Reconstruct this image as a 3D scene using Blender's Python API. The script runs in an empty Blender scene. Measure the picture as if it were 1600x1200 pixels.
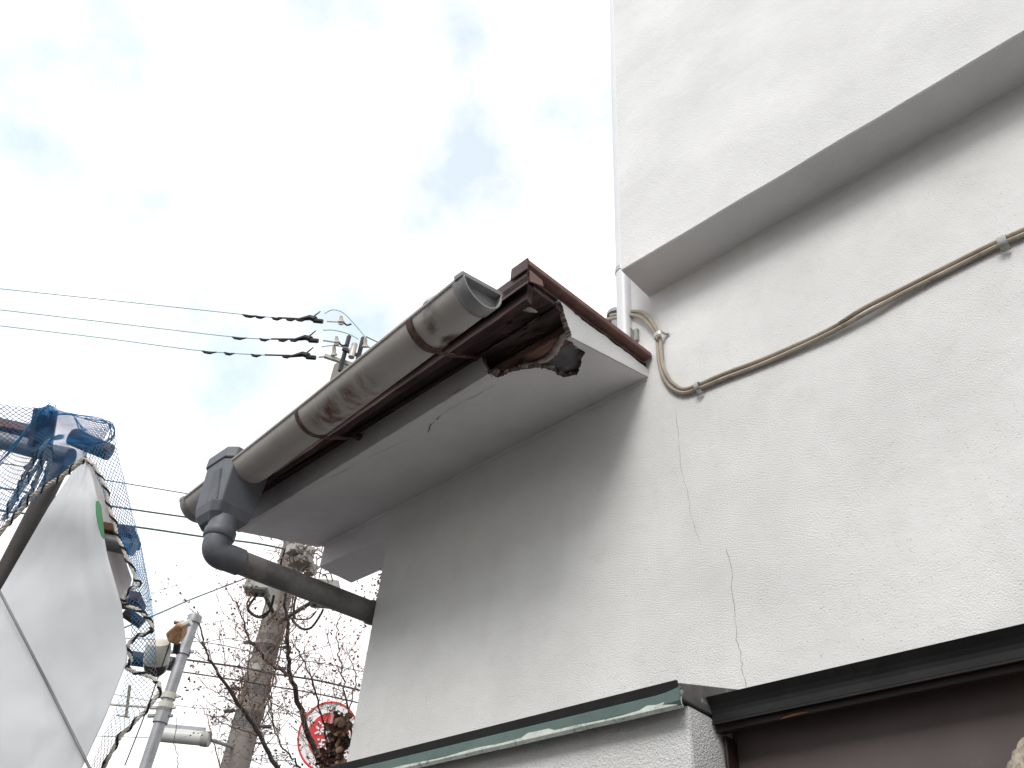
import bpy, bmesh, math, random
from mathutils import Vector, Matrix, noise as mnoise
random.seed(7)
scene = bpy.context.scene
COL = scene.collection
RAD = math.radians

# ------------------------------------------------------------------ camera
S = 1.4                       # distance camera - wall, metres
EYE = 1.6                     # camera height
YAW, PITCH, ROLL, FPX = RAD(-45.867), RAD(40.4386), RAD(4.8988), 1303.6
CAM = Vector((0, -S, EYE))
FW = Vector((math.sin(YAW)*math.cos(PITCH), math.cos(YAW)*math.cos(PITCH), math.sin(PITCH)))
_r = Vector((math.cos(YAW), -math.sin(YAW), 0)); _u = _r.cross(FW)
RT = _r*math.cos(ROLL) + _u*math.sin(ROLL)
UP = -_r*math.sin(ROLL) + _u*math.cos(ROLL)
cd = bpy.data.cameras.new('camera'); cam = bpy.data.objects.new('camera', cd); COL.objects.link(cam)
cd.sensor_width = 36; cd.lens = FPX/1600*36; cd.clip_start = .02; cd.clip_end = 2000
M = Matrix.Identity(4)
for i in range(3):
    M[i][0], M[i][1], M[i][2], M[i][3] = RT[i], UP[i], -FW[i], CAM[i]
cam.matrix_world = M
scene.camera = cam

# ------------------------------------------------------------------ sky, sun, exposure
SUNDIR = Vector((.14, -.375, .345)).normalized()
w = bpy.data.worlds.new('World'); scene.world = w; w.use_nodes = True
nt = w.node_tree; nt.nodes.clear()
out = nt.nodes.new('ShaderNodeOutputWorld'); bg = nt.nodes.new('ShaderNodeBackground')
sky = nt.nodes.new('ShaderNodeTexSky'); sky.sky_type = 'NISHITA'; sky.sun_disc = False
sky.sun_elevation = math.asin(SUNDIR.z); sky.sun_rotation = math.atan2(SUNDIR.x, SUNDIR.y)
sky.dust_density = .6; sky.ozone_density = 1.0; sky.air_density = 1.3
tc = nt.nodes.new('ShaderNodeTexCoord')
mp = nt.nodes.new('ShaderNodeMapping'); mp.inputs['Location'].default_value = (-1.594, 2.974, -.178)
n1 = nt.nodes.new('ShaderNodeTexNoise'); n1.inputs['Scale'].default_value = 3.1; n1.inputs['Detail'].default_value = 7; n1.inputs['Roughness'].default_value = .55
cr = nt.nodes.new('ShaderNodeValToRGB'); cr.color_ramp.elements[0].position = .36; cr.color_ramp.elements[1].position = .54
cr.color_ramp.elements[0].color = (.0, .0, .0, 1); cr.color_ramp.elements[1].color = (1, 1, 1, 1)
mx = nt.nodes.new('ShaderNodeMix'); mx.data_type = 'RGBA'
mx.inputs['B'].default_value = (14.1, 13.55, 13.7, 1)
L = nt.links.new
L(tc.outputs['Generated'], mp.inputs['Vector']); L(mp.outputs[0], n1.inputs['Vector']); L(n1.outputs['Fac'], cr.inputs['Fac'])
mm = nt.nodes.new('ShaderNodeMath'); mm.operation = 'MULTIPLY_ADD'; mm.inputs[1].default_value = .52; mm.inputs[2].default_value = .48
L(cr.outputs['Color'], mm.inputs[0])
hz = nt.nodes.new('ShaderNodeMix'); hz.data_type = 'RGBA'; hz.blend_type = 'MULTIPLY'; hz.inputs['Factor'].default_value = 1; hz.inputs['B'].default_value = (1.85, 2.85, 2.3, 1)
L(sky.outputs[0], hz.inputs['A'])
L(mm.outputs[0], mx.inputs['Factor']); L(hz.outputs['Result'], mx.inputs['A']); L(mx.outputs['Result'], bg.inputs['Color'])
bg.inputs['Strength'].default_value = .1
L(bg.outputs[0], out.inputs['Surface'])

sl = bpy.data.lights.new('sun', 'SUN'); sl.energy = 2.05; sl.angle = RAD(24); sl.color = (1, .975, .95)
sun = bpy.data.objects.new('sun', sl); COL.objects.link(sun)
sun.rotation_euler = (-SUNDIR).to_track_quat('-Z', 'Y').to_euler(); sun.location = SUNDIR*30
scene.view_settings.view_transform = 'Standard'; scene.view_settings.look = 'None'
scene.view_settings.gamma = 1; scene.view_settings.exposure = .06
scene.render.resolution_x, scene.render.resolution_y = 1024, 768

# ------------------------------------------------------------------ helpers
def P(x, y, z): return Vector((x*S, y*S, EYE + z*S))
def ray(px, py): return FW + RT*((px-800)/FPX) - UP*((py-600)/FPX)
def at(px, py, k): return CAM + ray(px, py)*k
def at_z(px, py, z):
    v = ray(px, py); return CAM + v*((z-EYE)/v.z)

def mat(name, col, rough=.8, metal=0, var=.12, vscale=6, bump=0, bscale=40, spots=None, col2=None, mixpos=(.45, .6), stretch=(1, 1, 1), detail=5, spec=.3):
    m = bpy.data.materials.new(name); m.use_nodes = True
    t = m.node_tree; b = t.nodes['Principled BSDF']; N = t.nodes.new; K = t.links.new
    b.inputs['Roughness'].default_value = rough; b.inputs['Metallic'].default_value = metal
    b.inputs['Specular IOR Level'].default_value = spec
    g = N('ShaderNodeNewGeometry'); mpn = N('ShaderNodeMapping'); mpn.inputs['Scale'].default_value = stretch
    K(g.outputs['Position'], mpn.inputs['Vector'])
    a = N('ShaderNodeTexNoise'); a.inputs['Scale'].default_value = vscale; a.inputs['Detail'].default_value = detail; a.inputs['Roughness'].default_value = .6
    K(mpn.outputs[0], a.inputs['Vector'])
    r = N('ShaderNodeValToRGB'); r.color_ramp.elements[0].position = .3; r.color_ramp.elements[1].position = .7
    lo = [max(0, c*(1-var)) for c in col]; hi = [min(1, c*(1+var)) for c in col]
    r.color_ramp.elements[0].color = (*lo, 1); r.color_ramp.elements[1].color = (*hi, 1)
    K(a.outputs['Fac'], r.inputs['Fac']); last = r.outputs['Color']
    if col2:
        a2 = N('ShaderNodeTexNoise'); a2.inputs['Scale'].default_value = vscale*1.7; a2.inputs['Detail'].default_value = 8; a2.inputs['Roughness'].default_value = .65
        K(mpn.outputs[0], a2.inputs['Vector'])
        r2 = N('ShaderNodeValToRGB'); r2.color_ramp.elements[0].position = mixpos[0]; r2.color_ramp.elements[1].position = mixpos[1]
        K(a2.outputs['Fac'], r2.inputs['Fac'])
        x = N('ShaderNodeMix'); x.data_type = 'RGBA'; x.inputs['B'].default_value = (*col2, 1)
        K(r2.outputs['Color'], x.inputs['Factor']); K(last, x.inputs['A']); last = x.outputs['Result']
    K(last, b.inputs['Base Color'])
    if bump:
        c = N('ShaderNodeTexNoise'); c.inputs['Scale'].default_value = bscale; c.inputs['Detail'].default_value = 4
        K(mpn.outputs[0], c.inputs['Vector'])
        bp = N('ShaderNodeBump'); bp.inputs['Strength'].default_value = 1; bp.inputs['Distance'].default_value = bump
        K(c.outputs['Fac'], bp.inputs['Height']); K(bp.outputs[0], b.inputs['Normal'])
    return m

def plaster(name, col, grain=.0013, rough_patch=True, dirt=.5, streak=.1):
    """sprayed stucco under old white paint: lumps, pits with dirt in them, faint run-off streaks"""
    m = bpy.data.materials.new(name); m.use_nodes = True
    t = m.node_tree; b = t.nodes['Principled BSDF']; N = t.nodes.new; K = t.links.new
    b.inputs['Roughness'].default_value = .85; b.inputs['Specular IOR Level'].default_value = .2
    g = N('ShaderNodeNewGeometry')
    def nz(scale, det=3, rgh=.5, vec=None):
        n = N('ShaderNodeTexNoise'); n.inputs['Scale'].default_value = scale; n.inputs['Detail'].default_value = det; n.inputs['Roughness'].default_value = rgh
        K(vec or g.outputs['Position'], n.inputs['Vector']); return n.outputs['Fac']
    def ramp(f, p0, p1, c0=(0, 0, 0, 1), c1=(1, 1, 1, 1)):
        r = N('ShaderNodeValToRGB'); r.color_ramp.elements[0].position = p0; r.color_ramp.elements[1].position = p1
        r.color_ramp.elements[0].color = c0; r.color_ramp.elements[1].color = c1; K(f, r.inputs['Fac']); return r.outputs['Color']
    def math_(op, a, c=None, v=None):
        n = N('ShaderNodeMath'); n.operation = op; K(a, n.inputs[0])
        if c is not None: K(c, n.inputs[1])
        if v is not None: n.inputs[1].default_value = v
        return n.outputs[0]
    def mix(f, A, B=None, Bc=None):
        x = N('ShaderNodeMix'); x.data_type = 'RGBA'; K(f, x.inputs['Factor']); K(A, x.inputs['A'])
        if B is not None: K(B, x.inputs['B'])
        else: x.inputs['B'].default_value = (*Bc, 1)
        return x.outputs['Result']
    patch = ramp(nz(1.7, 3), .36, .62)                      # where the spray coat is coarse
    base = ramp(nz(3.2, 6, .6), .3, .72, (*[c*.87 for c in col], 1), (*[min(1, c*1.04) for c in col], 1))
    # fine grey grime
    grime = math_('MULTIPLY', ramp(nz(9, 6, .7), .52, .78), v=dirt*.16)
    c1 = mix(grime, base, Bc=(.33, .32, .30))
    # run-off streaks (stretched vertically)
    mpn = N('ShaderNodeMapping'); mpn.inputs['Scale'].default_value = (1, 1, .12); K(g.outputs['Position'], mpn.inputs['Vector'])
    stk = math_('MULTIPLY', ramp(nz(16, 4, .6, mpn.outputs[0]), .54, .74), v=streak)
    c2 = mix(stk, c1, Bc=(.42, .40, .38))
    # dark pits
    v = N('ShaderNodeTexVoronoi'); v.inputs['Scale'].default_value = 190; v.inputs['Randomness'].default_value = 1; K(g.outputs['Position'], v.inputs['Vector'])
    vs = N('ShaderNodeSeparateColor'); K(v.outputs['Color'], vs.inputs[0])
    sel = ramp(vs.outputs['Red'], .5, .95)
    pit = math_('MULTIPLY', ramp(v.outputs['Distance'], .10, .30, (1, 1, 1, 1), (0, 0, 0, 1)), sel)
    clus = ramp(nz(4.5, 4, .65), .40, .62)
    pitf = math_('MULTIPLY', math_('MULTIPLY', pit, clus), v=dirt)
    c3 = mix(pitf, c2, Bc=(.36, .345, .33))
    K(c3, b.inputs['Base Color'])
    # relief
    lump = nz(320, 2, .5); fine = nz(700, 2, .5); soft = nz(20, 3)
    lum = math_('MULTIPLY', lump, patch)
    h1 = math_('MULTIPLY', lum, v=1.6)
    h2 = math_('ADD', h1, math_('MULTIPLY', lump, v=.55))
    h3 = math_('ADD', h2, math_('MULTIPLY', fine, v=.35))
    h4 = math_('ADD', h3, math_('MULTIPLY', soft, v=1.6))
    h5 = math_('SUBTRACT', h4, math_('MULTIPLY', pit, v=.6))
    bp = N('ShaderNodeBump'); bp.inputs['Strength'].default_value = 1; bp.inputs['Distance'].default_value = grain
    K(h5, bp.inputs['Height']); K(bp.outputs[0], b.inputs['Normal'])
    return m

MT = {}
MT['wall'] = plaster('white_stucco', (.745, .738, .73), dirt=.75)
MT['upper'] = plaster('white_stucco_upper', (.735, .73, .728), grain=.0010, dirt=.3, streak=.04)
MT['soffit'] = plaster('soffit_plaster', (.76, .735, .745), grain=.0008, dirt=.35, streak=.1)
MT['box'] = plaster('shutter_box_stucco', (.72, .715, .71), grain=.0019, dirt=.45)
MT['plaster_raw'] = mat('raw_mortar', (.17, .145, .135), .95, var=.35, vscale=60, bump=.003, bscale=120)
MT['wood'] = mat('rotten_wood', (.062, .040, .041), .8, var=.6, vscale=22, stretch=(.18, 1, 1), col2=(.16, .085, .068), mixpos=(.52, .70), bump=.004, bscale=45)
MT['wood_red'] = mat('red_brown_wood', (.21, .115, .09), .8, var=.5, vscale=25, stretch=(.2, 1, 1), col2=(.05, .026, .022), mixpos=(.52, .66), bump=.004, bscale=50)
MT['rust'] = mat('rusty_brown_sheet', (.06, .036, .036), .6, var=.4, vscale=16, col2=(.17, .075, .05), mixpos=(.52, .66), bump=.0012, bscale=60, spec=.4)
MT['verge'] = mat('brown_painted_sheet', (.20, .105, .09), .5, var=.25, vscale=11, col2=(.13, .06, .05), mixpos=(.5, .66), bump=.0006, bscale=50, spec=.4)
MT['tarpaper'] = mat('tar_paper', (.17, .16, .175), .85, var=.3, vscale=20, bump=.002, bscale=30)
MT['lath'] = mat('torn_lath_paper', (.36, .31, .28), .9, var=.4, vscale=50, bump=.002, bscale=80)
MT['gutter'] = mat('weathered_grey_gutter', (.42, .39, .37), .55, var=.1, vscale=5, col2=(.28, .255, .24), mixpos=(.55, .85), bump=.0006, bscale=70, spec=.4)
MT['gutter_rust'] = mat('rusted_gutter_strap', (.13, .075, .055), .75, var=.4, vscale=40, col2=(.065, .045, .04), bump=.001, bscale=120)
MT['gutter_cap'] = mat('grey_plastic_cap', (.25, .245, .25), .45, var=.12, vscale=10, spec=.4)
MT['hopper'] = mat('slate_plastic', (.115, .12, .138), .5, var=.14, vscale=9, spec=.4, col2=(.17, .168, .172), mixpos=(.52, .85), bump=.0003, bscale=30)
MT['pipe'] = mat('warm_grey_pipe', (.20, .187, .182), .45, var=.15, vscale=6, col2=(.12, .115, .112), spec=.45)
MT['white_pipe'] = mat('white_plastic_pipe', (.68, .68, .70), .4, var=.04, spec=.5)
MT['cable'] = mat('beige_cable', (.36, .31, .25), .6, var=.18, vscale=14, col2=(.20, .15, .11), mixpos=(.56, .7))
MT['clip'] = mat('galvanised_clip', (.42, .42, .40), .4, .7, var=.25, vscale=60)
MT['clip_old'] = mat('oxidised_clip', (.36, .36, .34), .7, .2, var=.25, vscale=60)
MT['black_sheet'] = mat('black_sheet', (.014, .013, .0135), .55, var=.3, vscale=8, spec=.25, col2=(.03, .028, .028), mixpos=(.55, .8))
MT['dark_trim'] = mat('dark_brown_trim', (.022, .014, .012), .5, var=.3, vscale=10, spec=.4)
MT['shutter'] = mat('brown_shutter_panel', (.10, .077, .075), .55, var=.16, vscale=5, col2=(.14, .125, .12), mixpos=(.62, .8), spec=.4, bump=.0006, bscale=18)
MT['green'] = mat('green_patina_sheet', (.09, .135, .125), .6, var=.2, vscale=8, col2=(.07, .10, .095), mixpos=(.5, .75), spec=.4)
MT['greenwhite'] = mat('white_paint_edge', (.58, .63, .58), .7, var=.2, vscale=40, col2=(.2, .27, .24), mixpos=(.55, .7))
MT['grey_sheet'] = mat('grey_worn_sheet', (.10, .095, .092), .6, var=.4, vscale=20, col2=(.35, .33, .31), mixpos=(.58, .7), spec=.4)
MT['crack'] = mat('crack_shadow', (.31, .295, .28), 1, var=.3, vscale=80, spec=0)
MT['stone'] = mat('rough_beige_stone', (.36, .31, .25), .95, var=.4, vscale=50, col2=(.16, .13, .11), mixpos=(.52, .7), bump=.006, bscale=70)
MT['concrete_pole'] = mat('concrete_pole', (.22, .195, .18), .9, var=.2, vscale=3, bump=.004, bscale=30, stretch=(1, 1, .3))
MT['ground'] = mat('asphalt_ground', (.07, .068, .066), .9, var=.2, vscale=1.4, bump=.003, bscale=60)
MT['steel'] = mat('galvanised_steel', (.30, .30, .31), .45, .5, var=.18, vscale=12)
MT['dark_steel'] = mat('dark_steel', (.055, .055, .058), .5, .4, var=.2, vscale=12)
MT['scaff'] = mat('scaffold_tube', (.16, .155, .16), .5, .4, var=.3, vscale=9)
MT['scaff_dark'] = mat('old_scaffold_tube', (.065, .058, .055), .6, .3, var=.35, vscale=9)
MT['plank'] = mat('brown_plank', (.17, .085, .055), .85, var=.4, vscale=18, stretch=(1, .2, 1), bump=.002, bscale=60)
MT['sheet'] = mat('white_tarpaulin', (.80, .805, .82), .55, var=.06, vscale=2.5, spec=.35)
MT['sheet2'] = mat('pinkish_white_sheet', (.70, .665, .66), .7, var=.06, vscale=3)
MT['tape'] = mat('green_tape', (.09, .27, .13), .6, var=.15)
MT['net'] = mat('blue_netting', (.02, .19, .42), .6, var=.3, vscale=12, col2=(.08, .16, .27), mixpos=(.55, .75))
MT['rope'] = mat('white_rope', (.58, .55, .49), .9, var=.3, vscale=70)
MT['rope_black'] = mat('black_cord', (.018, .019, .026), .8, var=.3, vscale=70)
MT['wire'] = mat('black_wire', (.02, .022, .022), .6, var=.2)
MT['wire_bloom'] = mat('sky_bloom_wire', (.50, .68, .68), .6, var=.1)  # glare of the bright sky around thin wires, put into their colour
MT['wire_green'] = mat('green_wire', (.06, .13, .12), .6, var=.15)
MT['insul'] = mat('cream_porcelain', (.55, .50, .45), .35, var=.1, spec=.5)
MT['boxgrey'] = mat('grey_terminal_box', (.36, .345, .325), .6, var=.12, vscale=6)
MT['cream'] = mat('cream_plastic', (.52, .50, .44), .5, var=.1)
MT['dome'] = mat('smoked_dome', (.03, .028, .032), .2, spec=.5)
MT['tanwrap'] = mat('tan_wrapping', (.42, .25, .14), .8, var=.3, vscale=18, col2=(.28, .14, .08), bump=.004, bscale=50)
MT['bark'] = mat('dark_bark', (.06, .045, .042), .9, var=.4, vscale=30, bump=.004, bscale=60)
MT['twig'] = mat('dry_twig', (.19, .14, .115), .9, var=.4, vscale=14)
MT['leaf'] = mat('dry_leaf', (.17, .10, .07), .85, var=.5, vscale=9, col2=(.24, .15, .10), mixpos=(.45, .65))
MT['leaf_dk'] = mat('dark_dry_leaf', (.09, .055, .042), .85, var=.5, vscale=30)
MT['leaf_or'] = mat('orange_dry_leaf', (.32, .14, .07), .85, var=.4, vscale=12)
MT['signred'] = mat('red_enamel', (.62, .025, .03), .4, var=.06, spec=.5)
MT['signwhite'] = mat('white_enamel', (.78, .76, .76), .4, var=.04, spec=.5)
MT['vent'] = mat('grey_vent_cap', (.30, .30, .31), .5, var=.1)
MT['lamp'] = mat('pale_lamp_cover', (.55, .545, .53), .35, var=.08)

def translucent(m, f_):
    t = m.node_tree; b = t.nodes['Principled BSDF']; o = [n for n in t.nodes if n.type == 'OUTPUT_MATERIAL'][0]
    tr = t.nodes.new('ShaderNodeBsdfTranslucent'); ms = t.nodes.new('ShaderNodeMixShader'); ms.inputs[0].default_value = f_
    t.links.new(b.inputs['Base Color'].links[0].from_socket, tr.inputs['Color'])
    t.links.new(b.outputs[0], ms.inputs[1]); t.links.new(tr.outputs[0], ms.inputs[2]); t.links.new(ms.outputs[0], o.inputs['Surface'])
translucent(MT['sheet'], .45); translucent(MT['sheet2'], .4)

def tag(o, label=None, cat=None, group=None, kind=None):
    if label: o['label'] = label
    if cat: o['category'] = cat
    if group: o['group'] = group
    if kind: o['kind'] = kind
    return o
def empty(name, loc=(0, 0, 0), label=None, cat=None, group=None):
    o = bpy.data.objects.new(name, None); COL.objects.link(o); o.location = loc; o.empty_display_size = .1
    return tag(o, label, cat, group)
def mobj(name, verts, faces, m, parent=None, smooth=False, bevel=0, segs=2):
    me = bpy.data.meshes.new(name); me.from_pydata([tuple(v) for v in verts], [], faces); me.update()
    if smooth:
        for p in me.polygons: p.use_smooth = True
    return link(name, me, m, parent, bevel, segs)
def wloc(o):
    return o.location + (o.matrix_parent_inverse.translation + wloc(o.parent) if o.parent else Vector((0, 0, 0)))
def link(name, me, m, parent=None, bevel=0, segs=2):
    o = bpy.data.objects.new(name, me); COL.objects.link(o)
    mm_ = MT[m] if isinstance(m, str) else m
    if not me.materials: me.materials.append(mm_)
    if parent is not None:
        o.parent = parent; o.matrix_parent_inverse = Matrix.Translation(-wloc(parent))
    if bevel:
        b = o.modifiers.new('bevel', 'BEVEL'); b.width = bevel; b.segments = segs; b.limit_method = 'ANGLE'; b.angle_limit = RAD(35)
    return o
class G:
    """collects shapes into one mesh"""
    def __init__(s): s.v = []; s.f = []
    def add(s, v, f):
        n = len(s.v); s.v += [Vector(a) for a in v]; s.f += [tuple(i+n for i in q) for q in f]; return s
    def hexa(s, c8):   # 8 corners: bottom ring 0-3, top ring 4-7
        return s.add(c8, [(3, 2, 1, 0), (4, 5, 6, 7), (0, 1, 5, 4), (1, 2, 6, 5), (2, 3, 7, 6), (3, 0, 4, 7)])
    def box(s, a, b):
        x0, y0, z0 = a; x1, y1, z1 = b
        return s.hexa([(x0, y0, z0), (x1, y0, z0), (x1, y1, z0), (x0, y1, z0), (x0, y0, z1), (x1, y0, z1), (x1, y1, z1), (x0, y1, z1)])
    def tube(s, pts, r, n=8, cap=True, flat=1):
        pts = [Vector(p) for p in pts]; k = len(pts); rs = r if isinstance(r, (list, tuple)) else [r]*k
        d0 = (pts[1]-pts[0]).normalized(); a = d0.orthogonal().normalized(); base = len(s.v)
        for i, p in enumerate(pts):
            d = (pts[min(i+1, k-1)]-pts[max(i-1, 0)])
            d = d.normalized() if d.length > 1e-9 else d0
            a = (a - d*a.dot(d)); a = a.normalized() if a.length > 1e-6 else d.orthogonal().normalized()
            b = d.cross(a)
            for j in range(n):
                t = 2*math.pi*j/n; s.v.append(p + (a*math.cos(t) + b*math.sin(t)*flat)*rs[i])
        for i in range(k-1):
            for j in range(n):
                s.f.append((base+i*n+j, base+i*n+(j+1) % n, base+(i+1)*n+(j+1) % n, base+(i+1)*n+j))
        if cap:
            s.f.append(tuple(base+j for j in reversed(range(n)))); s.f.append(tuple(base+(k-1)*n+j for j in range(n)))
        return s
    def lathe(s, p, axis, prof, n=20):
        """prof: (radius, height along axis)"""
        p = Vector(p); d = Vector(axis).normalized(); a = d.orthogonal().normalized(); b = d.cross(a); base = len(s.v)
        for r, h in prof:
            for j in range(n):
                t = 2*math.pi*j/n; s.v.append(p + d*h + (a*math.cos(t)+b*math.sin(t))*max(r, 1e-4))
        for i in range(len(prof)-1):
            for j in range(n):
                s.f.append((base+i*n+j, base+i*n+(j+1) % n, base+(i+1)*n+(j+1) % n, base+(i+1)*n+j))
        s.f.append(tuple(base+j for j in reversed(range(n)))); s.f.append(tuple(base+(len(prof)-1)*n+j for j in range(n)))
        return s
    def build(s, name, m, parent=None, smooth=False, bevel=0, segs=2):
        o = mobj(name, s.v, s.f, m, parent, smooth, bevel, segs)
        if smooth:
            try:
                o.data.set_sharp_from_angle(angle=RAD(42))
            except Exception: pass
        return o
def spline(pts, sub=6):
    pts = [Vector(p) for p in pts]; o = []
    for i in range(len(pts)-1):
        p0 = pts[max(i-1, 0)]; p1 = pts[i]; p2 = pts[i+1]; p3 = pts[min(i+2, len(pts)-1)]
        for k in range(sub):
            t = k/sub
            o.append(.5*((2*p1)+(p2-p0)*t+(2*p0-5*p1+4*p2-p3)*t*t+(3*p1-p0-3*p2+p3)*t*t*t))
    o.append(pts[-1]); return o
def jag(pts, amp, n=3):
    """rough up a polyline: n extra points per piece pushed about by amp"""
    o = []
    for i in range(len(pts)-1):
        a, b = Vector(pts[i]), Vector(pts[i+1]); o.append(a)
        for k in range(1, n):
            q = a.lerp(b, k/n); o.append(q + Vector([random.uniform(-amp, amp) for _ in range(len(q))]))
    o.append(Vector(pts[-1])); return o
def slab(name, poly, offset, m, parent, m2=None):
    """flat polygon (3D points) given thickness along offset; rim may take another material"""
    bm = bmesh.new(); vs = [bm.verts.new(p) for p in poly]; ed = [bm.edges.new((vs[i], vs[(i+1) % len(vs)])) for i in range(len(vs))]
    bmesh.ops.triangle_fill(bm, edges=ed, use_beauty=True)
    fs = list(bm.faces)
    r = bmesh.ops.extrude_face_region(bm, geom=fs)
    tv = [g for g in r['geom'] if isinstance(g, bmesh.types.BMVert)]
    bmesh.ops.translate(bm, verts=tv, vec=offset)
    bmesh.ops.recalc_face_normals(bm, faces=bm.faces)
    off = Vector(offset).normalized()
    for f in bm.faces:
        if m2 and abs(f.normal.dot(off)) < .6 and not (abs(off.z) < .5 and f.normal.z < -.93): f.material_index = 1
    me = bpy.data.meshes.new(name); bm.to_mesh(me); bm.free()
    me.materials.append(MT[m])
    if m2: me.materials.append(MT[m2])
    return link(name, me, m, parent)

# ================================================================== SETTING
g = G(); g.add([(-600, -600, 0), (600, -600, 0), (600, 600, 0), (-600, 600, 0)], [(0, 1, 2, 3)])
tag(g.build('ground', 'ground'), kind='structure')

# unseen house added behind the camera to block sky and bounce light
MT['bounce_siding'] = mat('pale_bounce_siding', (.66, .64, .61), .85, var=.15, vscale=3, bump=.003, bscale=20)  # kept pale so the added wall throws light back under the eave
MT['tile'] = mat('dark_roof_tile', (.07, .07, .075), .7, var=.2, vscale=6)
nb = empty('unseen_blocker_house', (3, -5.5, 0), 'added unseen house behind the camera that blocks sky and bounces light', 'house')
g = G(); g.box((-1.6, -9.0, .0), (11, -3.1, 3.7)); g.build('wall', 'bounce_siding', nb)
g = G(); g.add([(-1.9, -9.3, 3.6), (11.3, -9.3, 3.6), (11.3, -2.7, 3.6), (-1.9, -2.7, 3.6), (-1.9, -6, 5.0), (11.3, -6, 5.0)], [(3, 2, 1, 0), (0, 1, 5, 4), (2, 3, 4, 5), (0, 4, 3), (1, 2, 5)]); g.build('roof', 'tile', nb)

# ================================================================== HOUSE
house = empty('house', (0, 0, 0), 'white stucco house with jutting upper storey and broken eave corner', 'house')

# lower wall: L-shaped outline pulled back into the house
GZ = -EYE/S
out2 = [(-1.397, GZ), (2.6, GZ), (2.6, 3.3), (-.702, 3.3), (-.702, 1.056), (-1.397, 1.056)]
n = len(out2)
v = [P(x, 0, z) for x, z in out2] + [P(x, 2.2, z) for x, z in out2]
f = [tuple(range(n)), tuple(reversed(range(n, 2*n)))] + [(i+n, (i+1) % n+n, (i+1) % n, i) for i in range(n)]
mobj('wall', v, f, 'wall', house, bevel=.007, segs=3)

# upper storey with uneven lower arris
xs = [-.653 + (2.6+.653)*(i/120)**1.0 for i in range(121)]
g = G(); vv = []
for i, x in enumerate(xs):
    j = (mnoise.noise(Vector((x*9, 3, 1)))*.0016 + mnoise.noise(Vector((x*42, 9, 2)))*.0011)
    k = (mnoise.noise(Vector((x*11, 5, 7)))*.0012)
    a = .0025
    zb = 1.2565 + j
    vv += [P(x, -.0925+k+a, zb), P(x, -.0925+k, zb+a), P(x, -.0925, zb+.05), P(x, -.0925, 3.4), P(x, 2.2, 3.4), P(x, 2.2, 1.2565)]
m_ = 6; ff = []
for i in range(120):
    for k in range(m_):
        ff.append((i*m_+k, (i+1)*m_+k, (i+1)*m_+(k+1) % m_, i*m_+(k+1) % m_))
ff += [tuple(range(m_)), tuple(reversed(range(120*m_, 121*m_)))]
mobj('upper_wall', vv, ff, 'upper', house)

def bead(name, a, b, r, m, parent, seed=0, sub=70):
    pts = []
    for i in range(sub+1):
        p = Vector(a).lerp(Vector(b), i/sub); q = Vector((i*.31, seed, 0))
        pts.append(p + Vector((0, mnoise.noise(q)*r*.35, mnoise.noise(q+Vector((0, 5, 0)))*r*.35)))
    rs = [r*(1+.35*mnoise.noise(Vector((i*.5, seed+9, 0)))) for i in range(sub+1)]
    return G().tube(pts, rs, 7).build(name, m, parent, smooth=True)
bead('plaster_bead', P(-.652, .001, 1.258), P(1.2, .001, 1.256), .006, 'wall', house, 1)
bead('plaster_bead', P(-.668, .001, 1.043), P(-1.66, .001, 1.0235), .006, 'soffit', house, 4)

# beam that runs past the wall corner
g = G(); g.box(P(-1.66, .0012, .9626), P(-1.39, .105, 1.06))
g.build('beam', 'soffit', house, bevel=.005)

# ---- eave (plaster box under the roof), its right outer corner broken away
eave = empty('eave', (0, 0, 0)); eave.parent = house
def sof(x, y): return P(x, y, 1.045 + .0197*(x+.666) + .284*y)
hole = [(-.8282, -.2515), (-.83, -.2424), (-.8286, -.2293), (-.8142, -.2279), (-.7973, -.2229), (-.7834, -.2147), (-.7738, -.2051), (-.7621, -.1962), (-.759, -.1844), (-.7566, -.1699), (-.7599, -.152), (-.7605, -.1335), (-.7505, -.1273), (-.7385, -.1181), (-.7211, -.1356), (-.6974, -.1575), (-.6804, -.1695), (-.6792, -.1816), (-.678, -.1969), (-.6736, -.2142), (-.6660, -.2267)]
hj = [Vector((p.x, p.y)) for p in jag(jag([Vector((a, b, 0)) for a, b in hole], .0022, 2), .0016, 3)]
poly = [sof(-.666, .002), sof(-1.2, .002), sof(-1.68, .002), sof(-1.674, -.2295), sof(-1.4, -.2366), sof(-1.1, -.2446), sof(-.95, -.2485)] + [sof(p.x, p.y) for p in hj]
slab('soffit', poly, Vector((0, 0, .009*S)), 'soffit', eave, 'plaster_raw')
# front face of the eave box
fr = lambda x: -.230 - .0268*((x+1.674)/(1.674-.666))
fpts = [(-1.674, None), (-1.4, None), (-1.1, None), (-.95, None), (-.832, None)]
bottom = [(x, 1.045+.0197*(x+.666)+.284*fr(x)+.0004) for x, _ in fpts]
brk = jag([Vector((-.832, bottom[-1][1], 0)), Vector((-.836, .985, 0)), Vector((-.848, 1.006, 0)), Vector((-.856, 1.03, 0)), Vector((-.868, 1.05, 0)), Vector((-.878, 1.066, 0))], .0014, 3)[1:]
topz = [(-.90, 1.060), (-.9469, 1.0508), (-.985, 1.053), (-1.02, 1.049), (-1.07, 1.045), (-1.13, 1.039), (-1.2, 1.042), (-1.256, 1.039), (-1.32, 1.04), (-1.39, 1.037), (-1.5, 1.04), (-1.6, 1.036), (-1.674, 1.038)]
topj = jag([Vector((a, b, 0)) for a, b in topz], .0022, 4)
poly = [P(x, fr(x)-.001, z) for x, z in bottom] + [P(q.x, fr(q.x)-.001, q.y) for q in brk] + [P(q.x, fr(q.x)-.001, q.y) for q in topj]
slab('eave_front', poly, Vector((0, .011*S, 0)), 'soffit', eave, 'plaster_raw')
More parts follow.
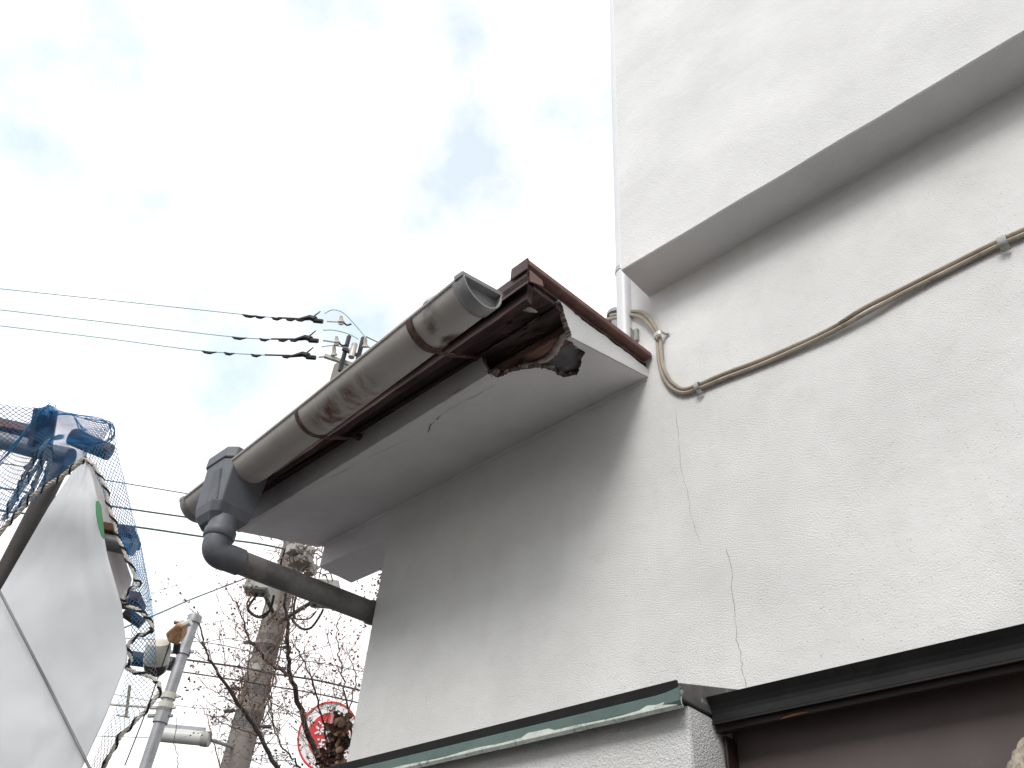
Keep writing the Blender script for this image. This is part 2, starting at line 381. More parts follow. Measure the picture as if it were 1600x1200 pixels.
# end face (right) of the eave box
el = [(-.2255, .9818), (-.2261, .9916), (-.2323, .9991), (-.242, 1.0145), (-.2471, 1.0308), (-.256, 1.0409), (-.2662, 1.0442)]
elj = jag(jag([Vector((a, b, 0)) for a, b in el], .002, 2), .0016, 3)
et = [(-.2622, 1.0422), (-.2244, 1.0455), (-.1989, 1.0435), (-.1405, 1.0525), (-.0732, 1.0590), (-.0125, 1.0660), (-.001, 1.066)]
etj = jag([Vector((a, b, 0)) for a, b in et], .0022, 5)
poly = [P(-.6648, 0, 1.0462)] + [P(-.6648, -.1, 1.0178)] + [P(-.6648, q.x, q.y) for q in elj] + [P(-.6648, q.x, q.y) for q in etj]
slab('eave_end', poly, Vector((-.010*S, 0, 0)), 'wall', eave, 'plaster_raw')
g = G(); g.hexa([P(-1.6735, -.2295, .9625), P(-1.661, -.2295, .9625), P(-1.661, .0, 1.0275), P(-1.6785, .0, 1.0275), P(-1.6735, -.2295, 1.036), P(-1.661, -.2295, 1.036), P(-1.661, .0, 1.06), P(-1.6785, .0, 1.06)]); g.build('eave_end', 'soffit', eave)
# tar paper behind the hole, torn lath hanging at the broken edge
def sofz(x, y, dz): return sof(x, y) + Vector((0, 0, dz*S))
nx, ny = 9, 9; vv = []; ff = []
for i in range(nx+1):
    for j in range(ny+1):
        x = -.80 + (.80-.668)*i/nx; y = -.19 + .19*j/ny
        x2 = x - .03*(1-j/ny)*(1-i/nx)
        vv.append(sofz(x2, y, .0135 + .004*mnoise.noise(Vector((x*30, y*30, 0))) + .03*max(0, (-.13-y))/.06*0.25))
for i in range(nx):
    for j in range(ny): ff.append((i*(ny+1)+j, (i+1)*(ny+1)+j, (i+1)*(ny+1)+j+1, i*(ny+1)+j+1))
mobj('tar_paper', vv, ff, 'tarpaper', eave, smooth=True)
lp = [(-.672, -.222, .012), (-.684, -.222, .016), (-.70, -.214, .017), (-.716, -.206, .016), (-.728, -.199, .014), (-.744, -.196, .012), (-.762, -.197, .011), (-.79, -.219, .008)]
vv = []; ff = []
lps = spline([sofz(*q) for q in lp], 5)
for i, q in enumerate(lps):
    wd = .010*S*(1+.6*mnoise.noise(Vector((i*.6, 2, 0)))); vv += [q + Vector((-.002, -.35*wd, .25*wd)), q + Vector((0, .1*wd, -.1*wd)) + Vector((random.uniform(-.002, .002),)*3), q + Vector((.3*wd, .8*wd, .2*wd))]
for i in range(len(lps)-1):
    for k in range(2): ff.append((i*3+k, (i+1)*3+k, (i+1)*3+k+1, i*3+k+1))
o = mobj('torn_lath', vv, ff, 'lath', eave, smooth=True); sm = o.modifiers.new('t', 'SOLIDIFY'); sm.thickness = .003

# ---- roof: sheet roof with batten seams, boards below
roof = empty('roof', (0, 0, 0)); roof.parent = house
def rz(y): return 1.034 + (y+.345)*.119
RY = .9
g = G(); g.hexa([P(-1.682, -.352, rz(-.352)), P(-.667, -.352, rz(-.352)), P(-.667, -.002, rz(0)), P(-1.682, -.002, rz(0)),
                 P(-1.682, -.352, rz(-.352)+.006), P(-.667, -.352, rz(-.352)+.006), P(-.667, -.002, rz(0)+.006), P(-1.682, -.002, rz(0)+.006)])
g.build('roof_sheet', 'rust', roof)
g = G(); g.hexa([P(-1.682, -.002, rz(0)), P(-.692, -.002, rz(0)), P(-.692, RY, rz(RY)), P(-1.682, RY, rz(RY)),
                 P(-1.682, -.002, rz(0)+.006), P(-.692, -.002, rz(0)+.006), P(-.692, RY, rz(RY)+.006), P(-1.682, RY, rz(RY)+.006)])
g.build('roof_sheet', 'rust', roof)
for i, x1 in enumerate([-.652, -.96, -1.27, -1.58]):
    x0 = x1-.037; yb = -.0025 if i == 0 else RY
    z0 = .0062 if i else .0125
    yf = -.3535 if i == 0 else -.31
    g = G(); c = []
    for dz in (z0, .0235):
        c += [P(x0, yf, rz(yf)+dz), P(x1, yf, rz(yf)+dz), P(x1, yb, rz(yb)+dz), P(x0, yb, rz(yb)+dz)]
    g.hexa(c); sm = g.build('roof_seam', 'verge', roof, bevel=.0025)
    if i == 0:
        # folded cap at the seam's outer end and the lapped lower edge
        g = G(); g.hexa([P(x0-.001, -.3575, 1.029), P(x1+.001, -.3575, 1.029), P(x1+.001, -.3535, 1.029), P(x0-.001, -.3535, 1.029),
                         P(x0-.001, -.3575, 1.0575), P(x1+.001, -.3575, 1.0575), P(x1+.001, -.3535, 1.0575), P(x0-.001, -.3535, 1.0575)])
        g.build('seam_cap', 'rust', sm, bevel=.002)
# drip edge: metal fold below the roof edge, slightly wavy
def wavy_strip(name, m, x0, x1, prof, parent, seed, amp=.0012, nseg=46):
    vv = []; ff = []; k = len(prof)
    for i in range(nseg+1):
        x = x0+(x1-x0)*i/nseg
        for j, (y, z) in enumerate(prof):
            q = Vector((x*14, j*3.1+seed, seed)); vv.append(P(x, y+mnoise.noise(q)*amp, z+mnoise.noise(q*1.3)*amp))
    for i in range(nseg):
        for j in range(k-1): ff.append((i*k+j, (i+1)*k+j, (i+1)*k+j+1, i*k+j+1))
    o = mobj(name, vv, ff, m, parent); s_ = o.modifiers.new('t', 'SOLIDIFY'); s_.thickness = .0025; s_.offset = 0
    return o
wavy_strip('drip_edge', 'rust', -1.682, -.655, [(-.351, 1.033), (-.3515, 1.020), (-.347, 1.013), (-.349, 1.004)], roof, 3)
# lower lapped piece of flashing near the outer corner
g = G(); g.add([P(-.654, -.350, 1.034), P(-.654, -.318, 1.035), P(-.654, -.314, 1.024), P(-.654, -.345, 1.010)], [(0, 1, 2, 3)])
o = g.build('corner_flashing', 'verge', roof); s_ = o.modifiers.new('t', 'SOLIDIFY'); s_.thickness = .003
# fascia board (rotten lower edge)
vv = []; ff = []; NS = 60
for i in range(NS+1):
    x = -1.69+(1.69-.668)*i/NS; low = .9820 + .0022*mnoise.noise(Vector((x*18, 0, 4))) + .0012*mnoise.noise(Vector((x*60, 1, 4)))
    vv += [P(x, -.336, 1.024), P(x, -.336, low+.004), P(x, -.324, low), P(x, -.322, 1.024)]
for i in range(NS):
    for j in range(4): ff.append((i*4+j, (i+1)*4+j, (i+1)*4+(j+1) % 4, i*4+(j+1) % 4))
ff += [(0, 1, 2, 3), tuple(reversed([NS*4+j for j in range(4)]))]
mobj('fascia_board', vv, ff, 'wood', roof)
# sheathing boards under the sheet
yy = -.32; bi = 0
while yy < -.01:
    wd = random.uniform(.044, .058); off = random.uniform(-.003, .002); y1 = min(yy+wd-.003, -.004)
    g = G(); nseg = 24; vv = []; ff = []
    for i in range(nseg+1):
        x = -1.69+(1.69-.669)*i/nseg; wob = .0012*mnoise.noise(Vector((x*12, yy*20, 2)))
        vv += [P(x, yy+wob, rz(yy)-.016+off), P(x, y1+wob, rz(y1)-.016+off), P(x, y1, rz(y1)-.006), P(x, yy, rz(yy)-.006)]
    for i in range(nseg):
        for j in range(4): ff.append((i*4+j, (i+1)*4+j, (i+1)*4+(j+1) % 4, i*4+(j+1) % 4))
    ff += [(0, 1, 2, 3), tuple(reversed([nseg*4+j for j in range(4)]))]
    mobj('sheathing_board', vv, ff, 'wood' if bi != 3 else 'wood_red', roof); yy += wd; bi += 1
# battens the soffit hangs from
def batten(y0, y1, z0, z1, m, x0=-1.66, x1=-.682):
    g = G(); g.hexa([P(x0, y0, z0-.018), P(x1, y0, z0), P(x1, y1, z0+.002), P(x0, y1, z0-.016), P(x0, y0, z1-.018), P(x1, y0, z1), P(x1, y1, z1+.002), P(x0, y1, z1-.016)])
    return g.build('soffit_batten', m, roof, bevel=.004)
batten(-.222, -.192, 1.006, 1.026, 'wood_red')
batten(-.12, -.09, 1.034, 1.05, 'wood')
# pale splinter hanging under the boards
g = G(); g.add([P(-.700, -.318, 1.0), P(-.690, -.305, .998), P(-.684, -.292, 1.003), P(-.690, -.302, 1.009), P(-.697, -.313, 1.006)], [(0, 1, 2, 3, 4)])
o = g.build('wood_splinter', 'lath', roof); s_ = o.modifiers.new('t', 'SOLIDIFY'); s_.thickness = .004

bpy.context.view_layer.update()
def kids(o):
    for c_ in o.children: yield c_; yield from kids(c_)
for c_ in kids(roof):
    if c_.type != 'MESH': continue
    for v_ in c_.data.vertices:
        y_ = v_.co.y/S; t = min(1, max(0, (-.66-v_.co.x/S)/1.02)); v_.co.y += .055*S*t*min(1, max(0, (-.24-y_)/.09))
def soffit_px(px, py, dz=-.0006):
    v_ = ray(px, py); A_ = sof(-.666, 0); n_ = (sof(-1.68, 0)-A_).cross(sof(-.666, -.257)-A_); t = (A_-CAM).dot(n_)/v_.dot(n_); return CAM+v_*t+Vector((0, 0, dz))
def soffit_crack(pts, wd, m='crack'):
    q = jag([soffit_px(*p) for p in pts], .0022, 4); vv = []; ff = []
    for i, p in enumerate(q):
        ww = wd*random.uniform(.3, 1)*(.15 if i in (0, len(q)-1) else 1); p.z = min(p.z, 9)
        vv += [p+Vector((0, -ww, -ww*.284)), p+Vector((0, ww, ww*.284))]
    for i in range(len(q)-1): ff.append((2*i, 2*i+1, 2*i+3, 2*i+2))
    mobj('soffit_crack', vv, ff, m, eave)
soffit_crack([(405, 800), (450, 778), (520, 745), (590, 708), (660, 676)], .0009)
soffit_crack([(668, 676), (672, 664), (678, 660), (690, 648)], .0024, 'plaster_raw')
soffit_crack([(690, 648), (720, 628), (745, 618), (770, 602), (781, 592)], .0010)
soffit_crack([(699, 619), (712, 612), (729, 604)], .0020, 'rust')
soffit_crack([(880, 655), (905, 640), (940, 626)], .0010)
soffit_crack([(800, 740), (798, 735)], .003, 'plaster_raw')
rnd0 = random.Random(21)
for i in range(34):
    x = rnd0.uniform(-.83, -.715); y = rnd0.uniform(-.32, -.20); z = rz(y)-.018-rnd0.uniform(0, .010)
    L_ = rnd0.uniform(.015, .06); w_ = rnd0.uniform(.0015, .006); dz = rnd0.uniform(-.012, .004); dy = rnd0.uniform(-.006, .006)
    a = P(x, y, z); b = a+Vector((L_, dy, dz)); mid = a.lerp(b, .5)
    g = G(); g.tube([a, a.lerp(b, .3)+Vector((0, 0, .001)), a.lerp(b, .7), b], [w_*.3, w_, w_*.8, w_*.15], 5, flat=.35); g.build('wood_splinter', ('wood_red', 'wood', 'wood', 'rust')[i % 4], roof)
for i, (x, y) in enumerate(((-.826, -.243), (-.815, -.226), (-.80, -.222), (-.785, -.212), (-.768, -.198), (-.757, -.175), (-.759, -.145), (-.752, -.125), (-.694, -.160), (-.680, -.19))):
    c_ = sofz(x, y, .004); pts_ = []
    for k in range(7):
        t = 2*math.pi*k/7; r_ = rnd0.uniform(.004, .011); pts_.append(c_+Vector((r_*math.cos(t)*1.4, r_*math.sin(t), rnd0.uniform(-.003, .003))))
    slab('mortar_chunk', pts_, Vector((0, 0, rnd0.uniform(.004, .009))), ('plaster_raw', 'lath')[i % 2], eave)
# ---- cracks
def crack(pts, wd, parent=house, dy=-.0007, jit=.0016):
    q = jag([Vector((a, b, 0)) for a, b in pts], jit, 5); vv = []; ff = []
    for i, p in enumerate(q):
        ww = wd*random.uniform(.35, 1.0)*(.2 if i in (0, len(q)-1) else 1)
        vv += [P(p.x, 0, p.y)+Vector((-ww, dy, 0)), P(p.x, 0, p.y)+Vector((ww, dy, 0))]
    for i in range(len(q)-1): ff.append((2*i, 2*i+1, 2*i+3, 2*i+2))
    return mobj('wall_crack', vv, ff, 'crack', parent)
def wy(px, py):
    v_ = ray(px, py); q = CAM + v_*(S/v_.y); return (q.x/S, (q.z-EYE)/S)
crack([wy(*p) for p in ((1055, 640), (1061, 690), (1066, 740), (1075, 770), (1079, 800), (1086, 825), (1095, 850))], .0005)
crack([wy(*p) for p in ((1135, 856), (1144, 890), (1144, 925), (1149, 960), (1150, 1000), (1158, 1020), (1160, 1050), (1167, 1078))], .0008)

# ---- shutter box (thick lower wall at left) with metal coping
sbox = empty('shutter_box', (0, 0, 0)); sbox.parent = house
g = G(); g.box(P(-1.5, -.126, GZ), P(-.55, -.004, .374)); g.build('shutter_box_wall', 'box', sbox, bevel=.006)
# coping: sloped top, black upper face, green lower face with a white painted lip
def prism_x(name, m, x0, x1, prof, parent, bevel=0):
    g = G(); k = len(prof)
    vv = [P(x0, y, z) for y, z in prof] + [P(x1, y, z) for y, z in prof]
    ff = [tuple(range(k)), tuple(reversed(range(k, 2*k)))] + [(i+k, (i+1) % k+k, (i+1) % k, i) for i in range(k)]
    g.add(vv, ff); return g.build(name, m, parent, bevel=bevel)
prism_x('coping', 'grey_sheet', -1.52, -.548, [(-.1425, .3745), (-.1445, .3935), (-.001, .431), (-.001, .376)], sbox, .002)
prism_x('coping_face', 'black_sheet', -1.52, -.5495, [(-.1460, .3795), (-.1500, .3955), (-.1452, .3960), (-.1450, .3795)], sbox, .0015)
vv = []; ff = []; NS = 80
for i in range(NS+1):
    x = -1.52+(1.52-.543)*i/NS
    e = .0006*mnoise.noise(Vector((x*20, 3, 1))) + (0.0025 if -.78 < x < -.72 else 0)
    curl = max(0, (x+.575)/.032)
    for (y, z) in ((-.1448, .3835), (-.1490, .3800+.004*curl), (-.1496, .3690), (-.1475, .3655+e), (-.1430, .3640+e)):
        vv.append(P(x, y-.003*curl, z))
for i in range(NS):
    for j in range(4): ff.append((i*5+j, (i+1)*5+j, (i+1)*5+j+1, i*5+j+1))
o = mobj('green_flashing', vv, ff, 'green', sbox, smooth=False); s_ = o.modifiers.new('t', 'SOLIDIFY'); s_.thickness = .002
vv = []; ff = []
for i in range(NS+1):
    x = -1.52+(1.52-.5425)*i/NS
    e = .0006*mnoise.noise(Vector((x*20, 3, 1)))
    up = .0012+.0030*max(0, mnoise.noise(Vector((x*13, 8, 2)))+.25) + (.005 if x > -.6 else 0)*(.6+mnoise.noise(Vector((x*60, 1, 1)))) + (.0045 if -.79 < x < -.74 else 0)
    vv += [P(x, -.1506, .3662+e+up), P(x, -.1504, .3655+e), P(x, -.1468, .3622+e)]
for i in range(NS):
    for j in range(2): ff.append((i*3+j, (i+1)*3+j, (i+1)*3+j+1, i*3+j+1))
o = mobj('white_painted_lip', vv, ff, 'greenwhite', sbox); s_ = o.modifiers.new('t', 'SOLIDIFY'); s_.thickness = .0015

# ---- window head at right: black hood, dark rail, brown shutter panel
wh = empty('shutter_front', (0, 0, 0)); wh.parent = house
prism_x('hood', 'black_sheet', -.5485, 2.6, [(-.0740, .3655), (-.0762, .3655), (-.0763, .3745), (-.0775, .3795), (-.0805, .3850), (-.0870, .3940), (-.001, .4130), (-.001, .4075), (-.0790, .3895), (-.0745, .3790)], wh, .001)
prism_x('hood_lip', 'black_sheet', -.5485, 2.6, [(-.0770, .3628), (-.0680, .3638), (-.0680, .3652), (-.0770, .3652)], wh)
prism_x('rail', 'dark_trim', -.5485, 2.6, [(-.0690, .3560), (-.0690, .3660), (-.0600, .3660), (-.0560, .3560)], wh, .002)
prism_x('shutter_panel', 'shutter', -.5485, 2.6, [(-.0300, GZ), (-.0300, .3720), (-.0060, .3720), (-.0060, GZ)], wh)
g = G(); g.box(P(-.5480, -.0560, GZ), P(-.5430, -.0310, .3560)); g.build('frame_post', 'dark_trim', wh, bevel=.002)
vv = []; ff = []                                     # flaked spot on the rail
for i in range(9):
    t = i/8; x = -.462+.036*t; h_ = .0022*math.sin(math.pi*t)*(1+.4*mnoise.noise(Vector((i, 3, 0))))
    vv += [P(x, -.0697, .3562+.0015*t), P(x, -.0697, .3562+.0015*t+h_+.0002)]
for i in range(8): ff.append((2*i, 2*i+2, 2*i+3, 2*i+1))
mobj('flaked_paint', vv, ff, 'leaf_or', wh)
g = G(); g.tube([P(-.189, -.0306, .328), P(-.182, -.0308, .3295), P(-.176, -.0306, .3300)], .0016, 5); g.build('scratch', 'crack', wh)

# ================================================================== GUTTER
gut = empty('gutter', P(-.70, -.401, .985), 'weathered grey half round gutter with rusty straps below the roof edge', 'gutter')
GR = .0415
def gaxis(x):
    t = (x+.70)/(-1.69+.70)
    return Vector((x, -.404 + .074*t + .0, .986 + .001*t - .004*math.sin(math.pi*t)))
TILT = RAD(15)
def gring(x, r, a0=-1.0, a1=1.0, n=22):
    c = gaxis(x); o = []
    for j in range(n+1):
        t = math.pi*(1.0 + (a0+(a1-a0)*j/n + 1)/2)   # pi..2pi : outer lip -> bottom -> inner lip
        y = math.cos(t); z = math.sin(t)
        y2 = y*math.cos(TILT)-z*math.sin(TILT); z2 = y*math.sin(TILT)+z*math.cos(TILT)
        o.append(P(c.x, c.y+r*y2, c.z+r*z2))
    return o
def trough(name, x0, x1, r, m, parent, nseg=24, th=.003, jitter=0, seed=0):
    vv = []; ff = []
    for i in range(nseg+1):
        x = x0+(x1-x0)*i/nseg; rr = r + jitter*mnoise.noise(Vector((x*6, seed, 0))); ring = gring(x, rr); vv += ring
    k = len(ring)
    for i in range(nseg):
        for j in range(k-1): ff.append((i*k+j, (i+1)*k+j, (i+1)*k+j+1, i*k+j+1))
    o = mobj(name, vv, ff, m, parent, smooth=True); s_ = o.modifiers.new('t', 'SOLIDIFY'); s_.thickness = th; s_.offset = 0
    return o
def rust_gutter():
    m = MT['gutter'].copy(); m.name = 'gutter_run'
    t = m.node_tree; N = t.nodes.new; K = t.links.new; b = t.nodes['Principled BSDF']
    old = b.inputs['Base Color'].links[0].from_socket
    gm = N('ShaderNodeNewGeometry'); sp = N('ShaderNodeSeparateXYZ'); K(gm.outputs['Position'], sp.inputs[0])
    def band(sock, lo, hi, soft):
        a = N('ShaderNodeMapRange'); a.inputs['From Min'].default_value = lo-soft; a.inputs['From Max'].default_value = lo+soft; K(sock, a.inputs['Value'])
        c = N('ShaderNodeMapRange'); c.inputs['From Min'].default_value = hi+soft; c.inputs['From Max'].default_value = hi-soft; K(sock, c.inputs['Value'])
        q = N('ShaderNodeMath'); q.operation = 'MULTIPLY'; K(a.outputs[0], q.inputs[0]); K(c.outputs[0], q.inputs[1]); return q.outputs[0]
    def mul(a, c):
        q = N('ShaderNodeMath'); q.operation = 'MULTIPLY'; K(a, q.inputs[0]); K(c, q.inputs[1]); return q.outputs[0]
    # rust that seeped along the underside between the two straps, and dark soot near each strap
    n_ = N('ShaderNodeTexNoise'); n_.inputs['Scale'].default_value = 30; n_.inputs['Detail'].default_value = 6; n_.inputs['Roughness'].default_value = .7
    mpn = N('ShaderNodeMapping'); mpn.inputs['Scale'].default_value = (.8, .35, .35); K(gm.outputs['Position'], mpn.inputs[0]); K(mpn.outputs[0], n_.inputs['Vector'])
    r_ = N('ShaderNodeValToRGB'); r_.color_ramp.elements[0].position = .42; r_.color_ramp.elements[1].position = .6; K(n_.outputs['Fac'], r_.inputs['Fac'])
    fac = mul(mul(band(sp.outputs['X'], -1.16*S, -.985*S, .03), band(sp.outputs['Z'], EYE+.93*S, EYE+.951*S, .010)), r_.outputs['Color'])
    x = N('ShaderNodeMix'); x.data_type = 'RGBA'; x.inputs['B'].default_value = (.13, .055, .03, 1); K(fac, x.inputs['Factor']); K(old, x.inputs['A'])
    n2 = N('ShaderNodeTexNoise'); n2.inputs['Scale'].default_value = 18; n2.inputs['Detail'].default_value = 5; K(gm.outputs['Position'], n2.inputs['Vector'])
    r2 = N('ShaderNodeValToRGB'); r2.color_ramp.elements[0].position = .46; r2.color_ramp.elements[1].position = .62; K(n2.outputs['Fac'], r2.inputs['Fac'])
    f2 = mul(band(sp.outputs['X'], -.85*S, -.785*S, .02), r2.outputs['Color'])
    y = N('ShaderNodeMix'); y.data_type = 'RGBA'; y.inputs['B'].default_value = (.06, .04, .034, 1); K(f2, y.inputs['Factor']); K(x.outputs['Result'], y.inputs['A'])
    K(y.outputs['Result'], b.inputs['Base Color'])
    return m
MT['gutter_run'] = rust_gutter()
trough('trough', -.715, -1.685, GR, 'gutter_run', gut, 70, jitter=.0006)
g = G(); g.tube([gring(-.71-.97*i/40, GR)[0] for i in range(41)], .0042*S, 8); g.build('outer_lip', 'gutter', gut, smooth=True)
g = G(); g.tube([gring(-.71-.97*i/40, GR)[-1] for i in range(41)], .003*S, 8); g.build('inner_lip', 'gutter', gut, smooth=True)
# end caps
def end_cap(x0, x1, face_x, name):
    e = trough(name, x0, x1, GR+.0018, 'gutter_cap', gut, 3, th=.004)
    ring = gring(face_x, GR-.0015); 
    sl_ = slab('cap_plate', ring, (.002*(1 if x0 > x1 else -1), 0, 0), 'gutter_cap', e)
    rr = gring(x0, GR+.0018); a, b = rr[0], rr[-1]
    d = Vector((0, 0, 1)); ax = Vector((-1 if x1 < x0 else 1, 0, 0))
    g = G(); h = .010*S; wd = .02*S
    tdir = (b-a).normalized(); up = Vector((1, 0, 0)).cross(tdir); up = up if up.z > 0 else -up
    for lo, hi, w0, nm in ((-.30*h, .55*h, wd, 'cap_rail'),):
        c = [a-tdir*.004+up*lo, b+tdir*.006+up*lo, b+tdir*.006+up*lo+ax*w0, a-tdir*.004+up*lo+ax*w0,
             a-tdir*.004+up*hi, b+tdir*.006+up*hi, b+tdir*.006+up*hi+ax*w0, a-tdir*.004+up*hi+ax*w0]
        g.hexa(c).build(nm, 'gutter_cap', e, bevel=.0015)
    return e
end_cap(-.700, -.728, -.7165, 'end_cap')
end_cap(-1.69, -1.668, -1.683, 'end_cap')
# straps and rods
for x, w_ in ((-.842, .0075), (-1.195, .0045)):
    st = trough('strap', x+w_, x-w_, GR+.0022, 'gutter_rust', gut, 3, th=.003)
    c = gaxis(x)
    a = gring(x, GR+.003)[13]
    b = P(-.868, fr(-.868)-.003, 1.030) if x > -1 else P(-1.215, fr(-1.215)-.003, 1.012)
    mid = a.lerp(b, .35)+Vector((0, 0, -.004))
    g = G(); g.tube(spline([a, mid, b], 5), .0045, 7); rod = g.build('bracket_rod', 'gutter_rust', st, smooth=True)
    g = G(); g.tube([b+Vector((0, -.006, 0)), b+Vector((0, .006, 0))], .011, 6); g.build('nail_head', 'gutter_rust', st)
# hopper
hp_o = empty('hopper', (0, 0, 0)); hp_o.parent = gut
def outline(sc, z, cx=-1.497, cy=-.352, hx=.057, hy=.050, ch=.026):
    pts = [(cx+hx, cy+hy), (cx-hx, cy+hy), (cx-hx, cy-hy+ch), (cx-hx+ch, cy-hy), (cx+hx-ch*.7, cy-hy), (cx+hx, cy-hy+ch*.55)]
    return [P(cx+(x-cx)*sc, cy+(y-cy)*sc, z) for x, y in pts]
def loft(rings):
    k = len(rings[0]); vv = [q for r_ in rings for q in r_]; ff = []
    for i in range(len(rings)-1):
        for j in range(k): ff.append((i*k+j, i*k+(j+1) % k, (i+1)*k+(j+1) % k, (i+1)*k+j))
    ff += [tuple(reversed(range(k))), tuple((len(rings)-1)*k+j for j in range(k))]; return vv, ff
rings = [outline(.58, .842), outline(.80, .858), outline(.90, .878), outline(1, .985)]
vv, ff = loft(rings); mobj('hopper_body', vv, ff, 'hopper', hp_o, bevel=.004, segs=2)
rings = [outline(1.05, .978), outline(1.06, .981), outline(1.06, 1.002), outline(1.03, 1.006)]
vv, ff = loft(rings); mobj('hopper_rim', vv, ff, 'hopper', hp_o, bevel=.003)
g = G(); a = P(-1.475, -.3995, .955); 
g.hexa([P(-1.452, -.392, .880), P(-1.486, -.398, .880), P(-1.486, -.38, .880), P(-1.452, -.38, .880), P(-1.458, -.4055, .952), P(-1.480, -.4075, .952), P(-1.480, -.38, .952), P(-1.458, -.38, .952)])
g.build('hopper_boss', 'hopper', hp_o, bevel=.003)
g = G(); g.lathe(P(-1.474, -.352, .812), (0, 0, 1), [(.029*S, 0), (.0315*S, .004), (.0315*S, .018*S), (.029*S, .021*S), (.029*S, .045*S)], 26)
g.build('hopper_outlet', 'hopper', hp_o, smooth=True)

# ================================================================== DOWNPIPE
dp = empty('downpipe', P(-1.478, -.352, .80), 'grey downpipe slanting from the gutter hopper back to the house wall', 'pipe')
E2 = P(-1.468, -.316, .782)
endp = P(-1.428, .035, .788)
dirp = (endp-E2).normalized()
pts = [P(-1.474, -.352, .816), P(-1.474, -.3525, .803), P(-1.4735, -.349, .789), P(-1.472, -.338, .7815), E2, E2+dirp*.03]
g = G(); g.tube(spline(pts, 5), .0270*S, 24); g.build('elbow', 'hopper', dp, smooth=True)
g = G(); p0 = E2+dirp*.012; g.tube([p0, p0.lerp(endp, .5), endp], .0240*S, 24); g.build('slanted_pipe', 'pipe', dp, smooth=True)
g = G(); g.tube(spline([endp-dirp*.03, endp+Vector((0, .03, 0)), endp+Vector((0, .05, -.05)), endp+Vector((0, .05, -.10))], 5), .027*S, 20); g.build('lower_elbow', 'hopper', dp, smooth=True)
g = G(); q = endp+Vector((-.0, .05, -.09)); g.tube([q, Vector((q.x, q.y, .0))], .0235*S, 20); g.build('vertical_pipe', 'pipe', dp, smooth=True)
for z in (.72, .585):
    g = G(); c = P(-1.43, .075, z); g.tube([c+Vector((0, 0, -.012)), c+Vector((0, 0, .012))], .036*S, 16); g.box(c+Vector((-.01, -.06, -.02)), c+Vector((.035, -.035, .02)))
    g.build('pipe_clamp', 'dark_steel', dp)

# ================================================================== WHITE PIPE, ROOF VENTS
wp = empty('wall_pipe', P(-.714, 0, 1.08), 'white plastic pipe standing at the upper wall corner', 'pipe')
g = G(); g.tube([P(-.714, 0.002, 1.07), P(-.714, .002, 3.3)], .0178*S, 24); g.build('pipe', 'white_pipe', wp, smooth=True)
g = G(); g.tube([P(-.714, .002, 1.372), P(-.714, .002, 1.384)], .0195*S, 20); g.box(P(-.706, -.018, 1.376), P(-.684, -.004, 1.381)); g.build('pipe_clip', 'clip', wp)
def vent(loc, r, h, label, m='vent'):
    e = empty('roof_vent', loc, label, 'vent')
    zr = EYE+S*(rz(loc.y/S)+.006); e.location = (loc.x, loc.y, zr)
    g = G(); g.tube([Vector((loc.x, loc.y, zr)), loc+Vector((0, 0, h*.6))], r*.5, 16); g.build('vent_stem', m, e, smooth=True)
    g = G(); prof = [(r, h*.45), (r*1.0, h*.6)] + [(r*math.cos(t*math.pi/16), h*.6+r*.75*math.sin(t*math.pi/16)) for t in range(1, 8)]
    g.lathe(loc, (0, 0, 1), prof, 24); g.build('vent_hood', m, e, smooth=True)
vent(at(963, 503, 2.62), .03, .05, 'grey domed vent cap beside the white pipe above the roof edge')
vent(at(682, 492, 2.55), .048, .045, 'pale domed vent cap just showing over the gutter', 'lamp')

# ================================================================== CABLES
def wallp(px, py, y):
    v_ = ray(px, py); return CAM + v_*((y+S)/v_.y)
cpath = [(948, 499, .04), (965, 496, .02), (985, 492, -.005), (1003, 497, -.012), (1017, 511, -.01), (1026, 526, -.006), (1028, 545, -.006), (1030, 566, -.006), (1037, 590, -.006), (1050, 607, -.006), (1068, 614, -.006), (1090, 608, -.006), (1130, 592, -.006), (1200, 565, -.006), (1290, 524, -.008), (1350, 491, -.010), (1410, 459, -.008), (1480, 424, -.006), (1567, 381, -.006), (1640, 350, -.006), (1760, 300, -.006)]
c1 = [wallp(x, y, z*S) for x, y, z in cpath]
offs = [(6, -6), (6, -6), (7, -6), (7, -5), (6, -1), (5, 2), (5, 2), (5, 2), (6, -2), (3, -7), (0, -6), (0, -6), (-1, -7), (-2, -6), (0, -6), (-1, -9), (1, -8), (-2, -7), (-1, -7), (0, -8), (0, -8)]
c2 = [wallp(x+a, y+b, z*S-.001) for (x, y, z), (a, b) in zip(cpath, offs)]
for nm, c, lab in (('cable', c1, 'lower of two beige cables clipped along the white wall'), ('cable', c2, 'upper of two beige cables clipped along the white wall')):
    o = G().tube(spline(c, 6), .0052, 8).build(nm, 'cable', None, smooth=True); tag(o, lab, 'cable', 'beige cables')
